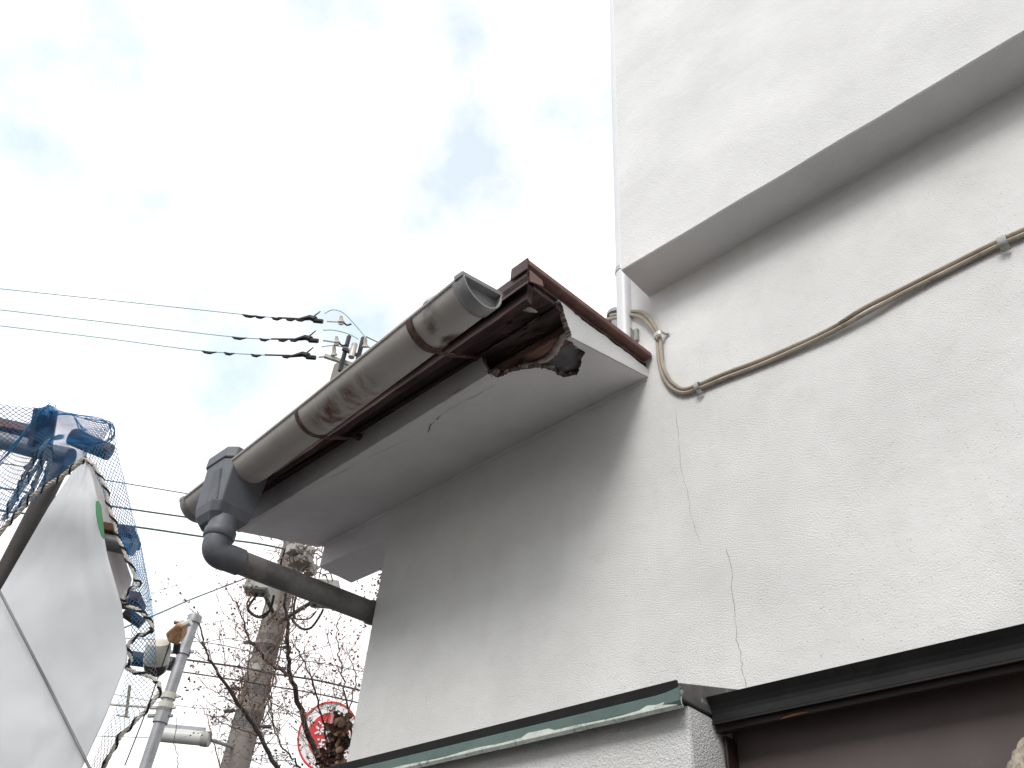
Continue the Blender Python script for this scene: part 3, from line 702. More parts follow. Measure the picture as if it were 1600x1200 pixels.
def clip(px, py, ang, label, m='clip', big=1):
    c = wallp(px, py, -.020*S*.6); e = empty('cable_clip', c, label, 'clip', 'cable clips')
    t = Vector((math.cos(ang), 0, math.sin(ang))); n_ = Vector((-math.sin(ang), 0, math.cos(ang))); o_ = Vector((0, -1, 0))
    g = G(); hw = .006*big; L_ = .013
    arc = []
    for i in range(9):
        a = math.pi*i/8; arc.append(c + n_*(L_*math.cos(a)) + o_*(.008*math.sin(a)))
    arc = [c+n_*(L_+.012)-o_*.012] + [c + n_*(L_+.002)-o_*.011] + arc + [c - n_*(L_+.0)-o_*.012]
    vv = [];ff = []
    for q in arc: vv += [q-t*hw, q+t*hw]
    for i in range(len(arc)-1): ff.append((2*i, 2*i+1, 2*i+3, 2*i+2))
    o = mobj('clip_strap', vv, ff, m, e); s_ = o.modifiers.new('t', 'SOLIDIFY'); s_.thickness = .0015
    g = G(); q = c+n_*(L_+.007)-o_*.010; g.lathe(q, o_, [(.005, 0), (.0045, .002), (.002, .0035)], 10); g.build('screw', m, e)
clip(1029, 524, RAD(-80), 'metal clip on the cables beside the roof edge')
clip(1090, 605, RAD(10), 'metal clip at the bend of the cables')
clip(1567, 378, RAD(-5), 'grey clip on the cables at the right of the wall', 'clip_old', 1.4)
# small metal bracket on the wall beside the verge
g = G(); c = wallp(998, 524, 0); g.box(c+Vector((-.012, -.010, -.022)), c+Vector((.002, .0, .022))); g.box(c+Vector((-.012, -.026, -.02)), c+Vector((-.009, -.010, .018)))
tag(g.build('wall_bracket', 'clip_old', None, bevel=.001), 'small metal angle bracket on the wall above the roof end', 'bracket')

# ================================================================== STONE at lower right
bm = bmesh.new(); bmesh.ops.create_icosphere(bm, subdivisions=5, radius=1)
c = at(1716, 1290, 1.05)
for v_ in bm.verts:
    n_ = v_.co.normalized(); d = 1 + .06*mnoise.noise(n_*3) + .035*mnoise.noise(n_*11) + .02*mnoise.noise(n_*26)
    q = Vector((n_.x*.105, n_.y*.085, n_.z*.12))*d
    if n_.z < -.2: q.z = -.024 - (c.z-.03)*min(1, (-.2-n_.z)/.5); q.x = n_.x*.105*1.15 if abs(n_.z) < .97 else n_.x*.1; q.y = n_.y*.085*1.15
    v_.co = q + c
me = bpy.data.meshes.new('stone_post'); bm.to_mesh(me); bm.free()
for p_ in me.polygons: p_.use_smooth = True
tag(link('stone_post', me, 'stone'), 'rough beige stone post top in front of the brown shutter', 'post')
#@@BACKGROUND
# ================================================================== UTILITY POLE
pb = at(372, 1180, 9.5); PX, PY = pb.x, pb.y
def pole_z(px, py):
    """height on the pole's axis seen at that row"""
    best = None
    for i in range(400):
        z = 2+i*.03; q = Vector((PX, PY, z))-CAM; yv = 600-FPX*q.dot(UP)/q.dot(FW)
        if best is None or abs(yv-py) < best[0]: best = (abs(yv-py), z)
    return best[1]
pole = empty('utility_pole', (PX, PY, 0), 'grey concrete utility pole wound with dead creeper behind the house', 'pole')
ztop = pole_z(0, 575)
g = G(); g.tube([(PX, PY, 0), (PX, PY, ztop*.5), (PX, PY, ztop)], [.185, .155, .115], 20); g.build('shaft', 'concrete_pole', pole, smooth=True)
for py, h, m in ((1128, .10, 'grey_sheet'), (1050, .05, 'boxgrey'), (1020, .06, 'dark_steel'), (1000, .04, 'grey_sheet'), (958, .05, 'boxgrey'), (1085, .05, 'grey_sheet')):
    z = pole_z(0, py); rr = .185-.07*z/ztop+.008
    g = G(); g.tube([(PX, PY, z-h), (PX, PY, z+h)], rr, 20); g.build('pole_band', m, pole, smooth=True)
for py, sx in ((1012, 1), (1005, -1), (1075, -1), (1045, 1), (1135, 1), (1110, -1)):
    z = pole_z(0, py); c = Vector((PX, PY, z)); d = RT*sx
    g = G(); g.tube([c+d*.1, c+d*.30], .012, 6); g.tube([c+d*.2-UP*.0, c+d*.30], .022, 6); g.build('step_bolt', 'dark_steel', pole)
# creeper stems wound round the shaft
g = G(); rnd = random.Random(3)
for k in range(26):
    a = rnd.uniform(0, 6.28); z = rnd.uniform(pole_z(0, 1190), pole_z(0, 860)); pts = []
    da = rnd.uniform(-.5, .5); dz = rnd.uniform(.10, .22)
    for i in range(9):
        r = .185-.07*z/ztop+.012+rnd.uniform(0, .03)+(.05 if rnd.random() < .15 else 0)
        pts.append(Vector((PX+r*math.cos(a), PY+r*math.sin(a), z))); a += da+rnd.uniform(-.2, .2); z += dz
    g.tube(pts, [.011*(1-i/11) for i in range(9)], 5)
g.build('creeper_stems', 'twig', pole)
g = G()
for k in range(240):
    a = rnd.uniform(0, 6.28); z = rnd.uniform(pole_z(0, 1195), pole_z(0, 850)); r = .17+abs(rnd.gauss(0, .12))
    c = Vector((PX+r*math.cos(a), PY+r*math.sin(a), z)); d = Vector((rnd.gauss(0, 1), rnd.gauss(0, 1), rnd.gauss(0, .8))).normalized()
    g.tube([c, c+d*rnd.uniform(.06, .16), c+d*rnd.uniform(.2, .34)+Vector((0, 0, rnd.uniform(-.06, .1)))], [.006, .004, .002], 4)
tag(g.build('creeper_twigs', 'twig', pole), kind='stuff')
# terminal boxes hung beside the shaft, with cable loops
def tbox(px, py, k, w_, h_, dep, name):
    c = at(px, py, k); g = G(); X = RT*w_; Y = Vector((0, 0, 1))*h_; D = FW.cross(Vector((0, 0, 1))).cross(Vector((0, 0, 1))).normalized()*dep
    X = Vector((RT.x, RT.y, 0)).normalized()*w_
    g.hexa([c-X-Y-D, c+X-Y-D, c+X-Y+D, c-X-Y+D, c-X*.95+Y-D, c+X*.95+Y-D, c+X*.95+Y+D, c-X*.95+Y+D])
    b = g.build(name, 'boxgrey', pole, bevel=.02)
    g = G(); g.box(Vector((-1, -1, -1)), Vector((-.9, -.9, -.9))) if False else None
    g.hexa([c-X*1.04-Y*.86-D*1.04, c+X*1.04-Y*.86-D*1.04, c+X*1.04-Y*.86+D*1.04, c-X*1.04-Y*.86+D*1.04, c-X*1.04-Y*.70-D*1.04, c+X*1.04-Y*.70-D*1.04, c+X*1.04-Y*.70+D*1.04, c-X*1.04-Y*.70+D*1.04])
    g.build('box_rim', 'boxgrey', b)
    G().tube([c, Vector((PX, PY, c.z))], .025, 8).build('box_arm', 'dark_steel', b)
    for t in (-.6, 0, .6): G().tube([c+X*t-Y*1.0, c+X*t-Y*1.18], .02, 8).build('box_gland', 'dark_steel', b)
    return c
tbox(405, 911, 9.9, .14, .13, .12, 'terminal_box'); tbox(508, 928, 9.7, .16, .13, .13, 'terminal_box')
def loop(pxs, k, r, m='wire', parent=pole, name='cable_loop'):
    return G().tube(spline([at(x, y, k) for x, y in pxs], 6), r, 6).build(name, m, parent, smooth=True)
loop([(401, 930), (390, 945), (388, 953), (398, 962), (412, 964), (423, 950), (428, 930)], 9.8, .016)
loop([(396, 928), (386, 943), (392, 958), (405, 963), (420, 955)], 9.82, .010)
loop([(455, 965), (462, 975), (474, 983), (487, 980), (500, 962), (505, 952)], 9.7, .014)
loop([(458, 966), (470, 968), (484, 966), (494, 955)], 9.72, .010)
loop([(446, 858), (440, 875), (438, 888)], 9.6, .012); loop([(463, 930), (459, 950), (461, 966)], 9.6, .013)
# gear behind the eave, seen between soffit and pipe
for px, py, w_, h_ in ((463, 860, .09, .05), (480, 868, .06, .10), (470, 880, .11, .04), (487, 890, .05, .06)):
    c = at(px, py, 9.6); g = G(); g.box(c-Vector((w_, w_, h_)), c+Vector((w_, w_, h_))); g.build('pole_fitting', 'boxgrey', pole, bevel=.01)
g = G()
for k in range(60):
    c = at(rnd.uniform(448, 512), rnd.uniform(852, 905), 9.5); d = Vector((rnd.gauss(0, 1), rnd.gauss(0, 1), rnd.gauss(0, 1))).normalized()*rnd.uniform(.1, .25)
    g.tube([c, c+d*.5+Vector((0, 0, .03)), c+d], .007, 4)
tag(g.build('creeper_twigs', 'twig', pole), kind='stuff')
# high voltage head
K0 = 12.0
zA = pole_z(0, 504)
def post(p0, p1, k, r, m, name, n=8):
    a, b = at(*p0, k), at(*p1, k); mid = (a+b)/2
    g = G(); g.tube([Vector((mid.x, mid.y, a.z)), Vector((mid.x, mid.y, b.z))], r, n); return g.build(name, m, pole)
def bar(p0, p1, k, r, m, name, n=6): return G().tube([at(*p0, k), at(*p1, k)], r, n).build(name, m, pole)
KH = 10.6
post((549, 504), (528, 600), KH, .030, 'dark_steel', 'crossarm_post', 4)
post((572, 510), (552, 590), KH, .030, 'dark_steel', 'crossarm_post', 4)
post((556, 530), (547, 566), KH, .040, 'insul', 'arrester', 14)
bar((507, 556), (553, 571), KH, .032, 'cream', 'crossarm', 4)
bar((535, 545), (570, 560), KH, .025, 'dark_steel', 'crossarm', 4)
for (x0, y0), (x1, y1) in (((511, 502), (548, 503)), ((505, 532), (541, 535)), ((498, 558), (512, 557))):
    bar((x0, y0), (x1-14 if x1 > 520 else x1, y1), KH, .012, 'insul', 'strain_rod')
    if x1 > 520:
        c = at(x1-15, y1-1, KH); G().lathe(c-UP*.05, UP, [(.02, 0), (.045, .015), (.03, .03), (.045, .05), (.03, .07), (.018, .12)], 12).build('insulator', 'insul', pole, smooth=True)
        G().tube(spline([at(x1-12, y1, KH), at(x1-6, y1+5, KH), at(x1+1, y1+3, KH)], 4), .012, 5).build('shackle', 'dark_steel', pole)
for p in ((522, 548), (571, 535)):
    c = at(*p, KH); G().lathe(c-UP*.07, UP, [(.03, 0), (.045, .02), (.025, .05), (.025, .10), (.015, .14)], 12).build('insulator', 'insul', pole, smooth=True)
for pts in ([(507, 490), (520, 484), (535, 488), (548, 500), (562, 516), (572, 528)], [(505, 516), (522, 516), (545, 522), (560, 530)], [(502, 542), (520, 540), (540, 543), (556, 549)], [(572, 526), (582, 531), (592, 536), (602, 545)], [(570, 540), (580, 545), (590, 555)]):
    G().tube(spline([at(x, y, KH) for x, y in pts], 5), .007, 5).build('jumper_wire', 'wire_bloom' if pts[0][0] < 510 else 'wire', pole, smooth=True)

# high voltage lines
zw = None
HV = [([(-160, 433), (0, 451), (200, 472), (378, 491), (440, 497), (487, 499)], 'top high voltage line ending at the pole head', (378, 398, 424, 446, 462)),
      ([(-160, 466), (0, 484), (180, 505), (362, 526), (430, 530), (480, 530)], 'middle high voltage line ending at the pole head', (362, 405, 434, 452)),
      ([(-160, 490), (0, 509), (160, 528), (315, 548), (420, 555), (476, 556)], 'lowest high voltage line ending at the pole head', (315, 350, 392, 440))]
for pts, lab, sl_ in HV:
    e = empty('power_line', at(*pts[-1], KH), lab, 'power line', 'high voltage lines'); z0 = at(*pts[-1], KH).z
    P3 = [at_z(x, y, z0+(pts[-1][0]-x)*.0002) for x, y in pts]
    P3[0] = P3[1]+(P3[1]-P3[2])*4
    sp = spline(P3, 10); G().tube(sp, .007, 6).build('wire', 'wire_bloom', e, smooth=True)
    def ptx(xp):
        for i in range(len(pts)-1):
            if pts[i][0] <= xp <= pts[i+1][0]:
                t = (xp-pts[i][0])/(pts[i+1][0]-pts[i][0]); return P3[i].lerp(P3[i+1], t)
    for j, xp in enumerate(sl_):
        a = ptx(xp); b = ptx(xp+(24 if j == 0 else 17)); d = Vector((0, 0, -.03))
        G().tube([a, a.lerp(b, .25)+d*.7, a.lerp(b, .6)+d, b+d*.2], [.006, .019, .019, .007], 6).build('sleeve', 'wire', e, smooth=True)
    a = ptx(pts[-2][0]-6); b = P3[-1]; G().tube([a, b], .012, 6).build('sleeve', 'wire', e)
    xe, ye = pts[-1]; d = RT
    c = P3[-1]; ax = (P3[-1]-P3[-2]).normalized()
    g = G(); zz = Vector((0, 0, 1))
    g.tube([c-ax*.20-zz*.02, c-ax*.03+zz*.03, c+ax*.05+zz*.0], [.015, .045, .05], 10, flat=.8); g.tube([c+ax*.03-zz*.02, c+ax*.15-zz*.03], .030, 8); g.tube([c-ax*.0+zz*.03, c+ax*.08+zz*.15], [.012, .007], 6)
    g.build('strain_clamp', 'wire', e, smooth=True)

# ================================================================== OTHER WIRES
def wire(pts, k0, k1, r, m, lab, name='overhead_wire', group='overhead wires'):
    if pts[0][0] <= 150: pts = [(pts[0][0]-(pts[1][0]-pts[0][0])*2, pts[0][1]-(pts[1][1]-pts[0][1])*2)]+pts
    nn = len(pts)-1; P3 = [at(x, y, k0+(k1-k0)*i/nn) for i, (x, y) in enumerate(pts)]
    return tag(G().tube(spline(P3, 8), r, 6).build(name, m, None, smooth=True), lab, 'wire', group)
wire([(60, 733), (200, 756), (340, 779), (420, 790)], 8.0, 10, .006, 'wire_green', 'uppermost thin wire between the blue net and the gutter end')
wire([(60, 772), (200, 795), (340, 815), (440, 830)], 8.0, 10, .010, 'wire_green', 'second wire from the net, passing behind the gutter end')
wire([(60, 805), (210, 823), (320, 839), (400, 849), (455, 860)], 8.0, 9.7, .011, 'wire_green', 'wire passing under the downpipe elbow to the utility pole')
wire([(60, 1035), (235, 964), (300, 936), (388, 902)], 6.0, 9.8, .008, 'wire_green', 'green wire rising from the net to the grey terminal box')
wire([(150, 1010), (300, 1032), (372, 1042), (430, 1053), (500, 1064), (580, 1083)], 9.3, 9.0, .011, 'wire', 'thick black wire crossing behind the bare tree')
wire([(150, 1032), (300, 1052), (400, 1068), (500, 1085), (590, 1105)], 9.4, 9.0, .008, 'wire', 'black wire running below the thick one behind the tree')
wire([(150, 995), (320, 1004), (420, 1025), (500, 1036), (580, 1052)], 10, 9.6, .005, 'wire_green', 'thin upper wire behind the tree crown')
wire([(150, 1080), (290, 1104), (400, 1112), (560, 1120)], 10, 9.6, .004, 'wire_green', 'faint wire beside the street lamp tube')
wire([(150, 1150), (300, 1155), (440, 1163), (560, 1172)], 10, 9.6, .004, 'wire_green', 'faint lowest wire crossing at the red sign')
wire([(195, 1196), (225, 1120), (250, 1050), (266, 1003)], 4.9, 4.9, .004, 'wire', 'thin stay wire left of the steel mast')

# ================================================================== STEEL MAST with camera
KM = 5.0
mb_ = at(228, 1196, KM); mx_, my_ = mb_.x, mb_.y
mt_ = Vector((mx_, my_, 0))
def mast_z(py):
    best = None
    for i in range(600):
        z = 1+i*.01; q = Vector((mx_, my_, z))-CAM; yv = 600-FPX*q.dot(UP)/q.dot(FW)
        if best is None or abs(yv-py) < best[0]: best = (abs(yv-py), z)
    return best[1]
mast = empty('steel_mast', (mx_, my_, 0), 'slim galvanised steel mast with cap and wire clamps', 'mast')
zt = mast_z(972)
g = G(); g.tube([(mx_, my_, 0), (mx_, my_, zt)], .036, 16); g.build('tube', 'steel', mast, smooth=True)
g = G(); g.lathe((mx_, my_, zt-.01), (0, 0, 1), [(.045, 0), (.047, .02), (.045, .05), (.02, .065)], 16); g.build('cap', 'steel', mast, smooth=True)
g = G(); c = Vector((mx_, my_, zt-.02)); g.tube([c, c-RT*.12+UP*.02], .018, 8); g.build('side_arm', 'steel', mast)
for py, m, h in ((1018, 'steel', .02), (1087, 'cream', .018), (1105, 'cream', .03), (1118, 'steel', .045)):
    z = mast_z(py); g = G(); g.tube([(mx_, my_, z-h), (mx_, my_, z+h)], .046, 14); c = Vector((mx_, my_, z)); g.tube([c-RT*.05, c-RT*.09], .012, 6); g.tube([c+RT*.04, c+RT*.065], .010, 6); g.build('clamp', m, mast)
g = G(); c = Vector((mx_, my_, mast_z(1105))); g.tube([c-RT*.04, c-RT*.28+UP*.015, c-RT*.42+UP*.03], .008, 6); g.build('cross_rod', 'cream', mast)
g = G(); c = at(200, 1095, KM); g.tube([at(203, 1070, KM), at(197, 1118, KM)], .010, 6); g.tube([at(182, 1117, KM), at(202, 1121, KM)], .006, 6); g.build('hanging_rod', 'cream', mast)
# surveillance dome on an arm, wrapped mount
dm = empty('dome_camera', at(255, 1000, KM), 'cream dome camera with dark lens and tan wrapped mount on the mast', 'camera')
c = at(247, 1013, KM); ax = (UP*.97+RT*.12).normalized()
g = G(); g.lathe(c-ax*.09, ax, [(.070, 0), (.075, .012), (.073, .10), (.066, .125), (.03, .14)], 20); g.build('housing', 'cream', dm, smooth=True)
g = G(); g.lathe(c-ax*.088, -ax, [(.070, 0), (.072, .015), (.060, .05), (.035, .075), (.01, .085)], 20); g.build('lens_dome', 'dome', dm, smooth=True)
q = [at(x, y, KM) for x, y in ((262, 987), (280, 972), (290, 975), (288, 993), (280, 1006), (266, 1000))]
vv = [p-FW*.04 for p in q]+[p+FW*.05 for p in q]; n_ = 6
mobj('wrapped_mount', vv, [tuple(range(n_)), tuple(reversed(range(n_, 2*n_)))]+[(i+n_, (i+1) % n_+n_, (i+1) % n_, i) for i in range(n_)], 'tanwrap', dm, bevel=.012, segs=3)
g = G(); g.tube([at(277, 1006, KM), at(275, 1020, KM)], .022, 8); g.build('mount_plug', 'dome', dm); g = G(); g.tube([at(284, 978, KM), at(298, 972, KM)], .02, 8); g.build('mount_arm', 'lamp', dm)
# row of cable splices on the wire
spl = empty('cable_splice', at(255, 1035, 5.4), 'dark ribbed cable splice on the wire behind the dome camera', 'splice')
g = G(); g.tube([at(205, 1028, 5.4), at(236, 1033, 5.4)], .045, 10); g.build('sleeve', 'wire', spl, smooth=True)
for i in range(3):
    g = G(); g.tube([at(240+i*11, 1033+i*1.6, 5.4), at(248+i*11, 1034.4+i*1.6, 5.4)], .04, 10); g.build('collar', 'dark_steel', spl)
    g = G(); g.tube([at(239+i*11, 1026+i*1.6, 5.38), at(238+i*11, 1042+i*1.6, 5.38)], .006, 5); g.build('tie', 'cream', spl)

# ================================================================== STREET LAMP and SIGN
la = empty('street_lamp', at(285, 1150, 9), 'pale tubular street lamp beside the utility pole', 'lamp')
a, b = at(252, 1148, 9), at(316, 1154, 9)
g = G(); g.tube([a, b], .075, 14, flat=1.0); g.build('diffuser', 'lamp', la, smooth=True)
g = G(); g.tube([b, b+(b-a).normalized()*.08], .082, 14); g.build('end_piece', 'boxgrey', la, smooth=True)
g = G(); g.hexa([a+Vector((0, 0, .05))-FW*.04, b+Vector((0, 0, .05))-FW*.04, b+Vector((0, 0, .05))+FW*.04, a+Vector((0, 0, .05))+FW*.04, a+Vector((0, 0, .10))-FW*.04, b+Vector((0, 0, .10))-FW*.04, b+Vector((0, 0, .10))+FW*.04, a+Vector((0, 0, .10))+FW*.04]); g.build('reflector', 'steel', la)
g = G(); q = b+(b-a).normalized()*.06; g.tube([q, q.lerp(Vector((PX, PY, q.z+.1)), .6), Vector((PX, PY, q.z+.1))], .02, 8); g.build('lamp_arm', 'steel', la)

KS = 8.6
sg = empty('round_sign', at(512, 1150, KS), 'red round sign with white characters half hidden by dead leaves', 'sign')
c = at(513, 1150, KS); nrm = (CAM-c); nrm.z *= .25; nrm.normalize(); sx = Vector((0, 0, 1)).cross(nrm).normalized(); sy = nrm.cross(sx)
sx = sx if sx.dot(RT) > 0 else -sx
def disc(r0, r1, off, th, m, name, n=40):
    vv = []; ff = []
    for i in range(n):
        t = 2*math.pi*i/n; d = sx*math.cos(t)+sy*math.sin(t)*1.12
        vv += [c+d*r0+nrm*off, c+d*r1+nrm*off, c+d*r1+nrm*(off-th), c+d*r0+nrm*(off-th)]
    for i in range(n):
        j = (i+1) % n
        for k in range(4): ff.append((i*4+k, j*4+k, j*4+(k+1) % 4, i*4+(k+1) % 4))
    return mobj(name, vv, ff, m, sg)
disc(.001, .30, -.003, .02, 'signwhite', 'sign_plate'); disc(.292, .31, .002, .02, 'signred', 'sign_rim'); disc(.001, .205, .003, .004, 'signred', 'sign_disc')
def strokes(ss, name):
    g = G()
    for (x0, y0, x1, y1, w_) in ss:
        a = c+sx*x0+sy*y0+nrm*.006; b = c+sx*x1+sy*y1+nrm*.006; g.tube([a, b], w_, 5)
    g.build(name, 'signwhite', sg)
strokes([(-.13, .12, -.10, .10, .012), (-.14, .07, -.11, .05, .012), (-.14, .0, -.10, .03, .012), (-.06, .13, -.06, .09, .012), (-.09, .09, -.02, .09, .012), (-.08, .06, -.03, .06, .012), (-.08, .06, -.085, -.0, .011), (-.03, .06, -.028, .0, .011), (-.08, .03, -.03, .03, .010)], 'sign_character')
strokes([(.02, .13, .14, .13, .012), (.08, .15, .07, .09, .012), (.03, .08, .14, .08, .012), (.08, .08, .03, .0, .012), (.08, .08, .14, .0, .012)], 'sign_character')
strokes([(-.10, -.05, .0, -.05, .012), (-.08, -.09, -.02, -.09, .012), (-.10, -.13, .01, -.13, .013), (-.05, -.05, -.05, -.13, .012), (.04, -.04, .11, -.04, .012), (.08, -.03, .04, -.13, .012), (.07, -.08, .12, -.14, .012)], 'sign_character')
g = G(); g.tube([c-nrm*.03+sx*.0+sy*.3, c-nrm*.03-sy*.3, Vector((c.x-nrm.x*.03, c.y-nrm.y*.03, 0))], .035, 12); g.build('sign_post', 'steel', sg, smooth=True)

# ================================================================== BARE TREE
KT = 6.2
tree = empty('bare_tree', at(505, 1330, KT-.2), 'bare tree with dark branches and dry seed leaves beside the house', 'tree')
stems = [([(520, 1420), (470, 1270), (431, 1199), (405, 1149), (377, 1107), (341, 1055), (324, 1025), (315, 991), (308, 955)], 9.5, 1.6, 6.0),
         ([(375, 1104), (386, 1074), (389, 1042), (392, 1008), (384, 985)], 3.2, 1.0, 6.0),
         ([(523, 1420), (520, 1270), (504, 1199), (478, 1136), (459, 1074), (452, 1055), (450, 1017), (450, 980), (445, 940), (449, 905)], 12, 3.0, 6.2),
         ([(449, 1055), (420, 1036), (405, 1019), (392, 1006), (382, 980), (375, 955), (360, 930)], 5, 1.2, 6.2),
         ([(522, 1420), (518, 1230), (508, 1145), (499, 1104), (486, 1059), (469, 1023), (455, 1000)], 5, 1.3, 5.9),
         ([(524, 1420), (550, 1200), (544, 1111), (534, 1055), (528, 1017), (526, 985), (532, 955)], 4, 1.0, 6.0),
         ([(521, 1420), (500, 1260), (469, 1199), (455, 1182), (439, 1165), (427, 1130), (423, 1077)], 4.5, 1.4, 6.4),
         ([(544, 1111), (556, 1060), (545, 1025), (540, 1010)], 2.4, .8, 5.6),
         ([(405, 1149), (365, 1135), (330, 1120), (312, 1100)], 2.6, .9, 6.1),
         ([(377, 1107), (350, 1090), (325, 1075), (312, 1062)], 2.0, .8, 6.1),
         ([(439, 1165), (432, 1140), (418, 1100), (410, 1060)], 2.0, .8, 6.4),
         ([(340, 1240), (342, 1190), (330, 1150), (322, 1110)], 2.4, .9, 6.3),
         ([(280, 1240), (278, 1195), (272, 1160), (276, 1120)], 1.8, .7, 5.8)]
rnd = random.Random(11); tips = []
g_main = G(); g_tw = G()
def twig(p, d, L_, r, depth):
    pts = [p]; q = p; dd = d.copy()
    for i in range(4):
        dd = (dd + Vector((rnd.gauss(0, .22), rnd.gauss(0, .22), rnd.gauss(0, .18)+.05))).normalized(); q = q+dd*L_/4; pts.append(q)
    g_tw.tube(pts, [r, r*.85, r*.7, r*.55, r*.35], 4, cap=False)
    if depth > 0:
        for i in range(rnd.randint(2, 3)):
            j = rnd.randint(1, 4); side = Vector((rnd.gauss(0, 1), rnd.gauss(0, 1), rnd.gauss(.2, .8))).normalized()
            twig(pts[j], (dd*.7+side).normalized(), L_*rnd.uniform(.4, .65), r*.6, depth-1)
    tips.extend(pts[2:])
for si, (pts, w0, w1, k) in enumerate(stems):
    P3 = spline([at(x, y, k) for x, y in pts], 5); nn = len(P3)-1
    if pts[0][1] > 1300: P3 = [Vector((tree.location.x+rnd.uniform(-.1, .1), tree.location.y+rnd.uniform(-.1, .1), 0))] + P3; nn += 1
    P3 = [p+Vector((rnd.gauss(0, 1), rnd.gauss(0, 1), rnd.gauss(0, 1)))*.006 for p in P3]
    rs = [(w0+(w1-w0)*i/nn)*k/FPX*.5 for i in range(nn+1)]
    (g_main if w0 >= 4 else g_tw).tube(P3, rs, 8)
    for i in range(3, nn):
        if P3[i].z < 2.2: continue
        for _ in range(2 if w0 > 3 else 1):
            if rnd.random() < .38:
                dv = (P3[i]-P3[i-1]).normalized(); side = Vector((rnd.gauss(0, 1), rnd.gauss(0, 1), rnd.gauss(.3, .7))).normalized()
                twig(P3[i], (dv*.8+side).normalized(), rnd.uniform(.16, .42), min(rs[i]*.5, .0036), 2)
# clusters of dry seed leaves
for (px, py, n_, sp_) in ((347, 1085, 130, .07), (515, 1075, 100, .14), (540, 1060, 80, .10), (400, 1120, 40, .13), (345, 1130, 70, .13), (430, 1110, 40, .12), (530, 1100, 70, .07), (470, 1080, 25, .1)):
    c = at(px, py, 6.1)
    for _ in range(n_//9): twig(c+Vector((rnd.gauss(0, sp_), rnd.gauss(0, sp_), rnd.gauss(0, sp_))), Vector((rnd.gauss(0, 1), rnd.gauss(0, 1), rnd.gauss(.3, .8))).normalized(), rnd.uniform(.12, .25), .0022, 1)
g_main.build('trunk', 'bark', tree, smooth=True)
g_tw.build('twigs', 'twig', tree)
def leaf(g, c, s_, rn):
    u = Vector((rn.gauss(0, 1), rn.gauss(0, 1), rn.gauss(0, 1))).normalized(); v_ = u.orthogonal().normalized(); w_ = u.cross(v_)
    curl = rn.uniform(.2, .6)*s_
    g.add([c, c+u*s_*.5+v_*s_*.32+w_*curl*.6, c+u*s_+w_*curl*.2, c+u*s_*.5-v_*s_*.32+w_*curl*.6, c+u*s_*.5-w_*curl*.1], [(0, 4, 1), (1, 4, 2), (2, 4, 3), (3, 4, 0)])
g = G()
for p in tips:
    for _ in range(2):
        if rnd.random() < .13: leaf(g, p+Vector((rnd.gauss(0, .004), rnd.gauss(0, .004), rnd.gauss(0, .004))), rnd.uniform(.012, .03), rnd)
tag(g.build('leaves', 'leaf', tree), kind='stuff')

# ================================================================== DEAD CREEPER on the house corner
vine = empty('dead_creeper', P(-1.42, .12, .3), 'curled brown dead leaves of a creeper at the house corner', 'creeper')
rnd = random.Random(5)
def big_leaf(c, s_):
    u = Vector((rnd.gauss(0, .6), rnd.gauss(0, .6), -abs(rnd.gauss(.6, .5)))).normalized(); v_ = u.orthogonal().normalized(); w_ = u.cross(v_); vv = []; ff = []
    for i in range(5):
        t = i/4; wd = math.sin(math.pi*(.12+.8*t))*.34*s_
        for j in (-1, -.4, .4, 1):
            vv.append(c+u*s_*t+v_*wd*j+w_*(s_*.35*(j*j)*math.sin(3*t)+s_*.25*math.sin(4*t+c.x*40)+rnd.gauss(0, .03)*s_))
    for i in range(4):
        for j in range(3): ff.append((i*4+j, (i+1)*4+j, (i+1)*4+j+1, i*4+j+1))
    return vv, ff
for i in range(170):
    px = 540-abs(rnd.gauss(0, 17)); py = rnd.uniform(1112, 1230)
    if px < 511+(1150-py)*.25-max(0, py-1165)*.5: continue
    c = at(px-(py-1150)*.12, py, rnd.uniform(2.28, 2.42)+(1150-py)*.0004); vv, ff = big_leaf(c, rnd.uniform(.016, .030)); mobj('leaf', vv, ff, ('leaf', 'leaf_dk', 'leaf')[i % 3], vine, smooth=True)
g = G()
for k in range(14):
    x0 = rnd.uniform(520, 545); pts = [at(x0+rnd.uniform(-6, 6)-(y-1100)*.1, y, 2.33) for y in (1230, 1210, 1190, 1165, 1140+rnd.uniform(-20, 20))]; g.tube(spline(pts, 3), .003, 5)
q = at(532, 1225, 2.33); g.tube([q, Vector((q.x, q.y, 0))], .008, 6)
g.build('creeper_stem', 'bark', vine)
g = G()
for k in range(170):
    px = rnd.uniform(510, 548); py = rnd.uniform(1145, 1215); leaf(g, at(px-(py-1150)*.15, py, rnd.uniform(2.3, 2.48)), rnd.uniform(.007, .017), rnd)
tag(g.build('crumbled_leaves', 'bark', vine), kind='stuff')
tf = empty('dry_tuft', at(591, 935, 2.66), 'small orange dry tuft between slanted pipe and wall corner', 'plant')
g = G()
for k in range(90):
    t = rnd.random(); leaf(g, at(590+rnd.gauss(0, 5)+t*5, 945-t*48+rnd.gauss(0, 5), 2.68+rnd.uniform(-.04, .04)), rnd.uniform(.006, .013), rnd)
tag(g.build('dry_leaves', 'leaf_or', tf), kind='stuff')
g = G(); g.tube(spline([at(588, 965, 2.66), at(589, 940, 2.67), at(595, 915, 2.68), at(598, 897, 2.68)], 4), .003, 5); g.build('stem', 'twig', tf)

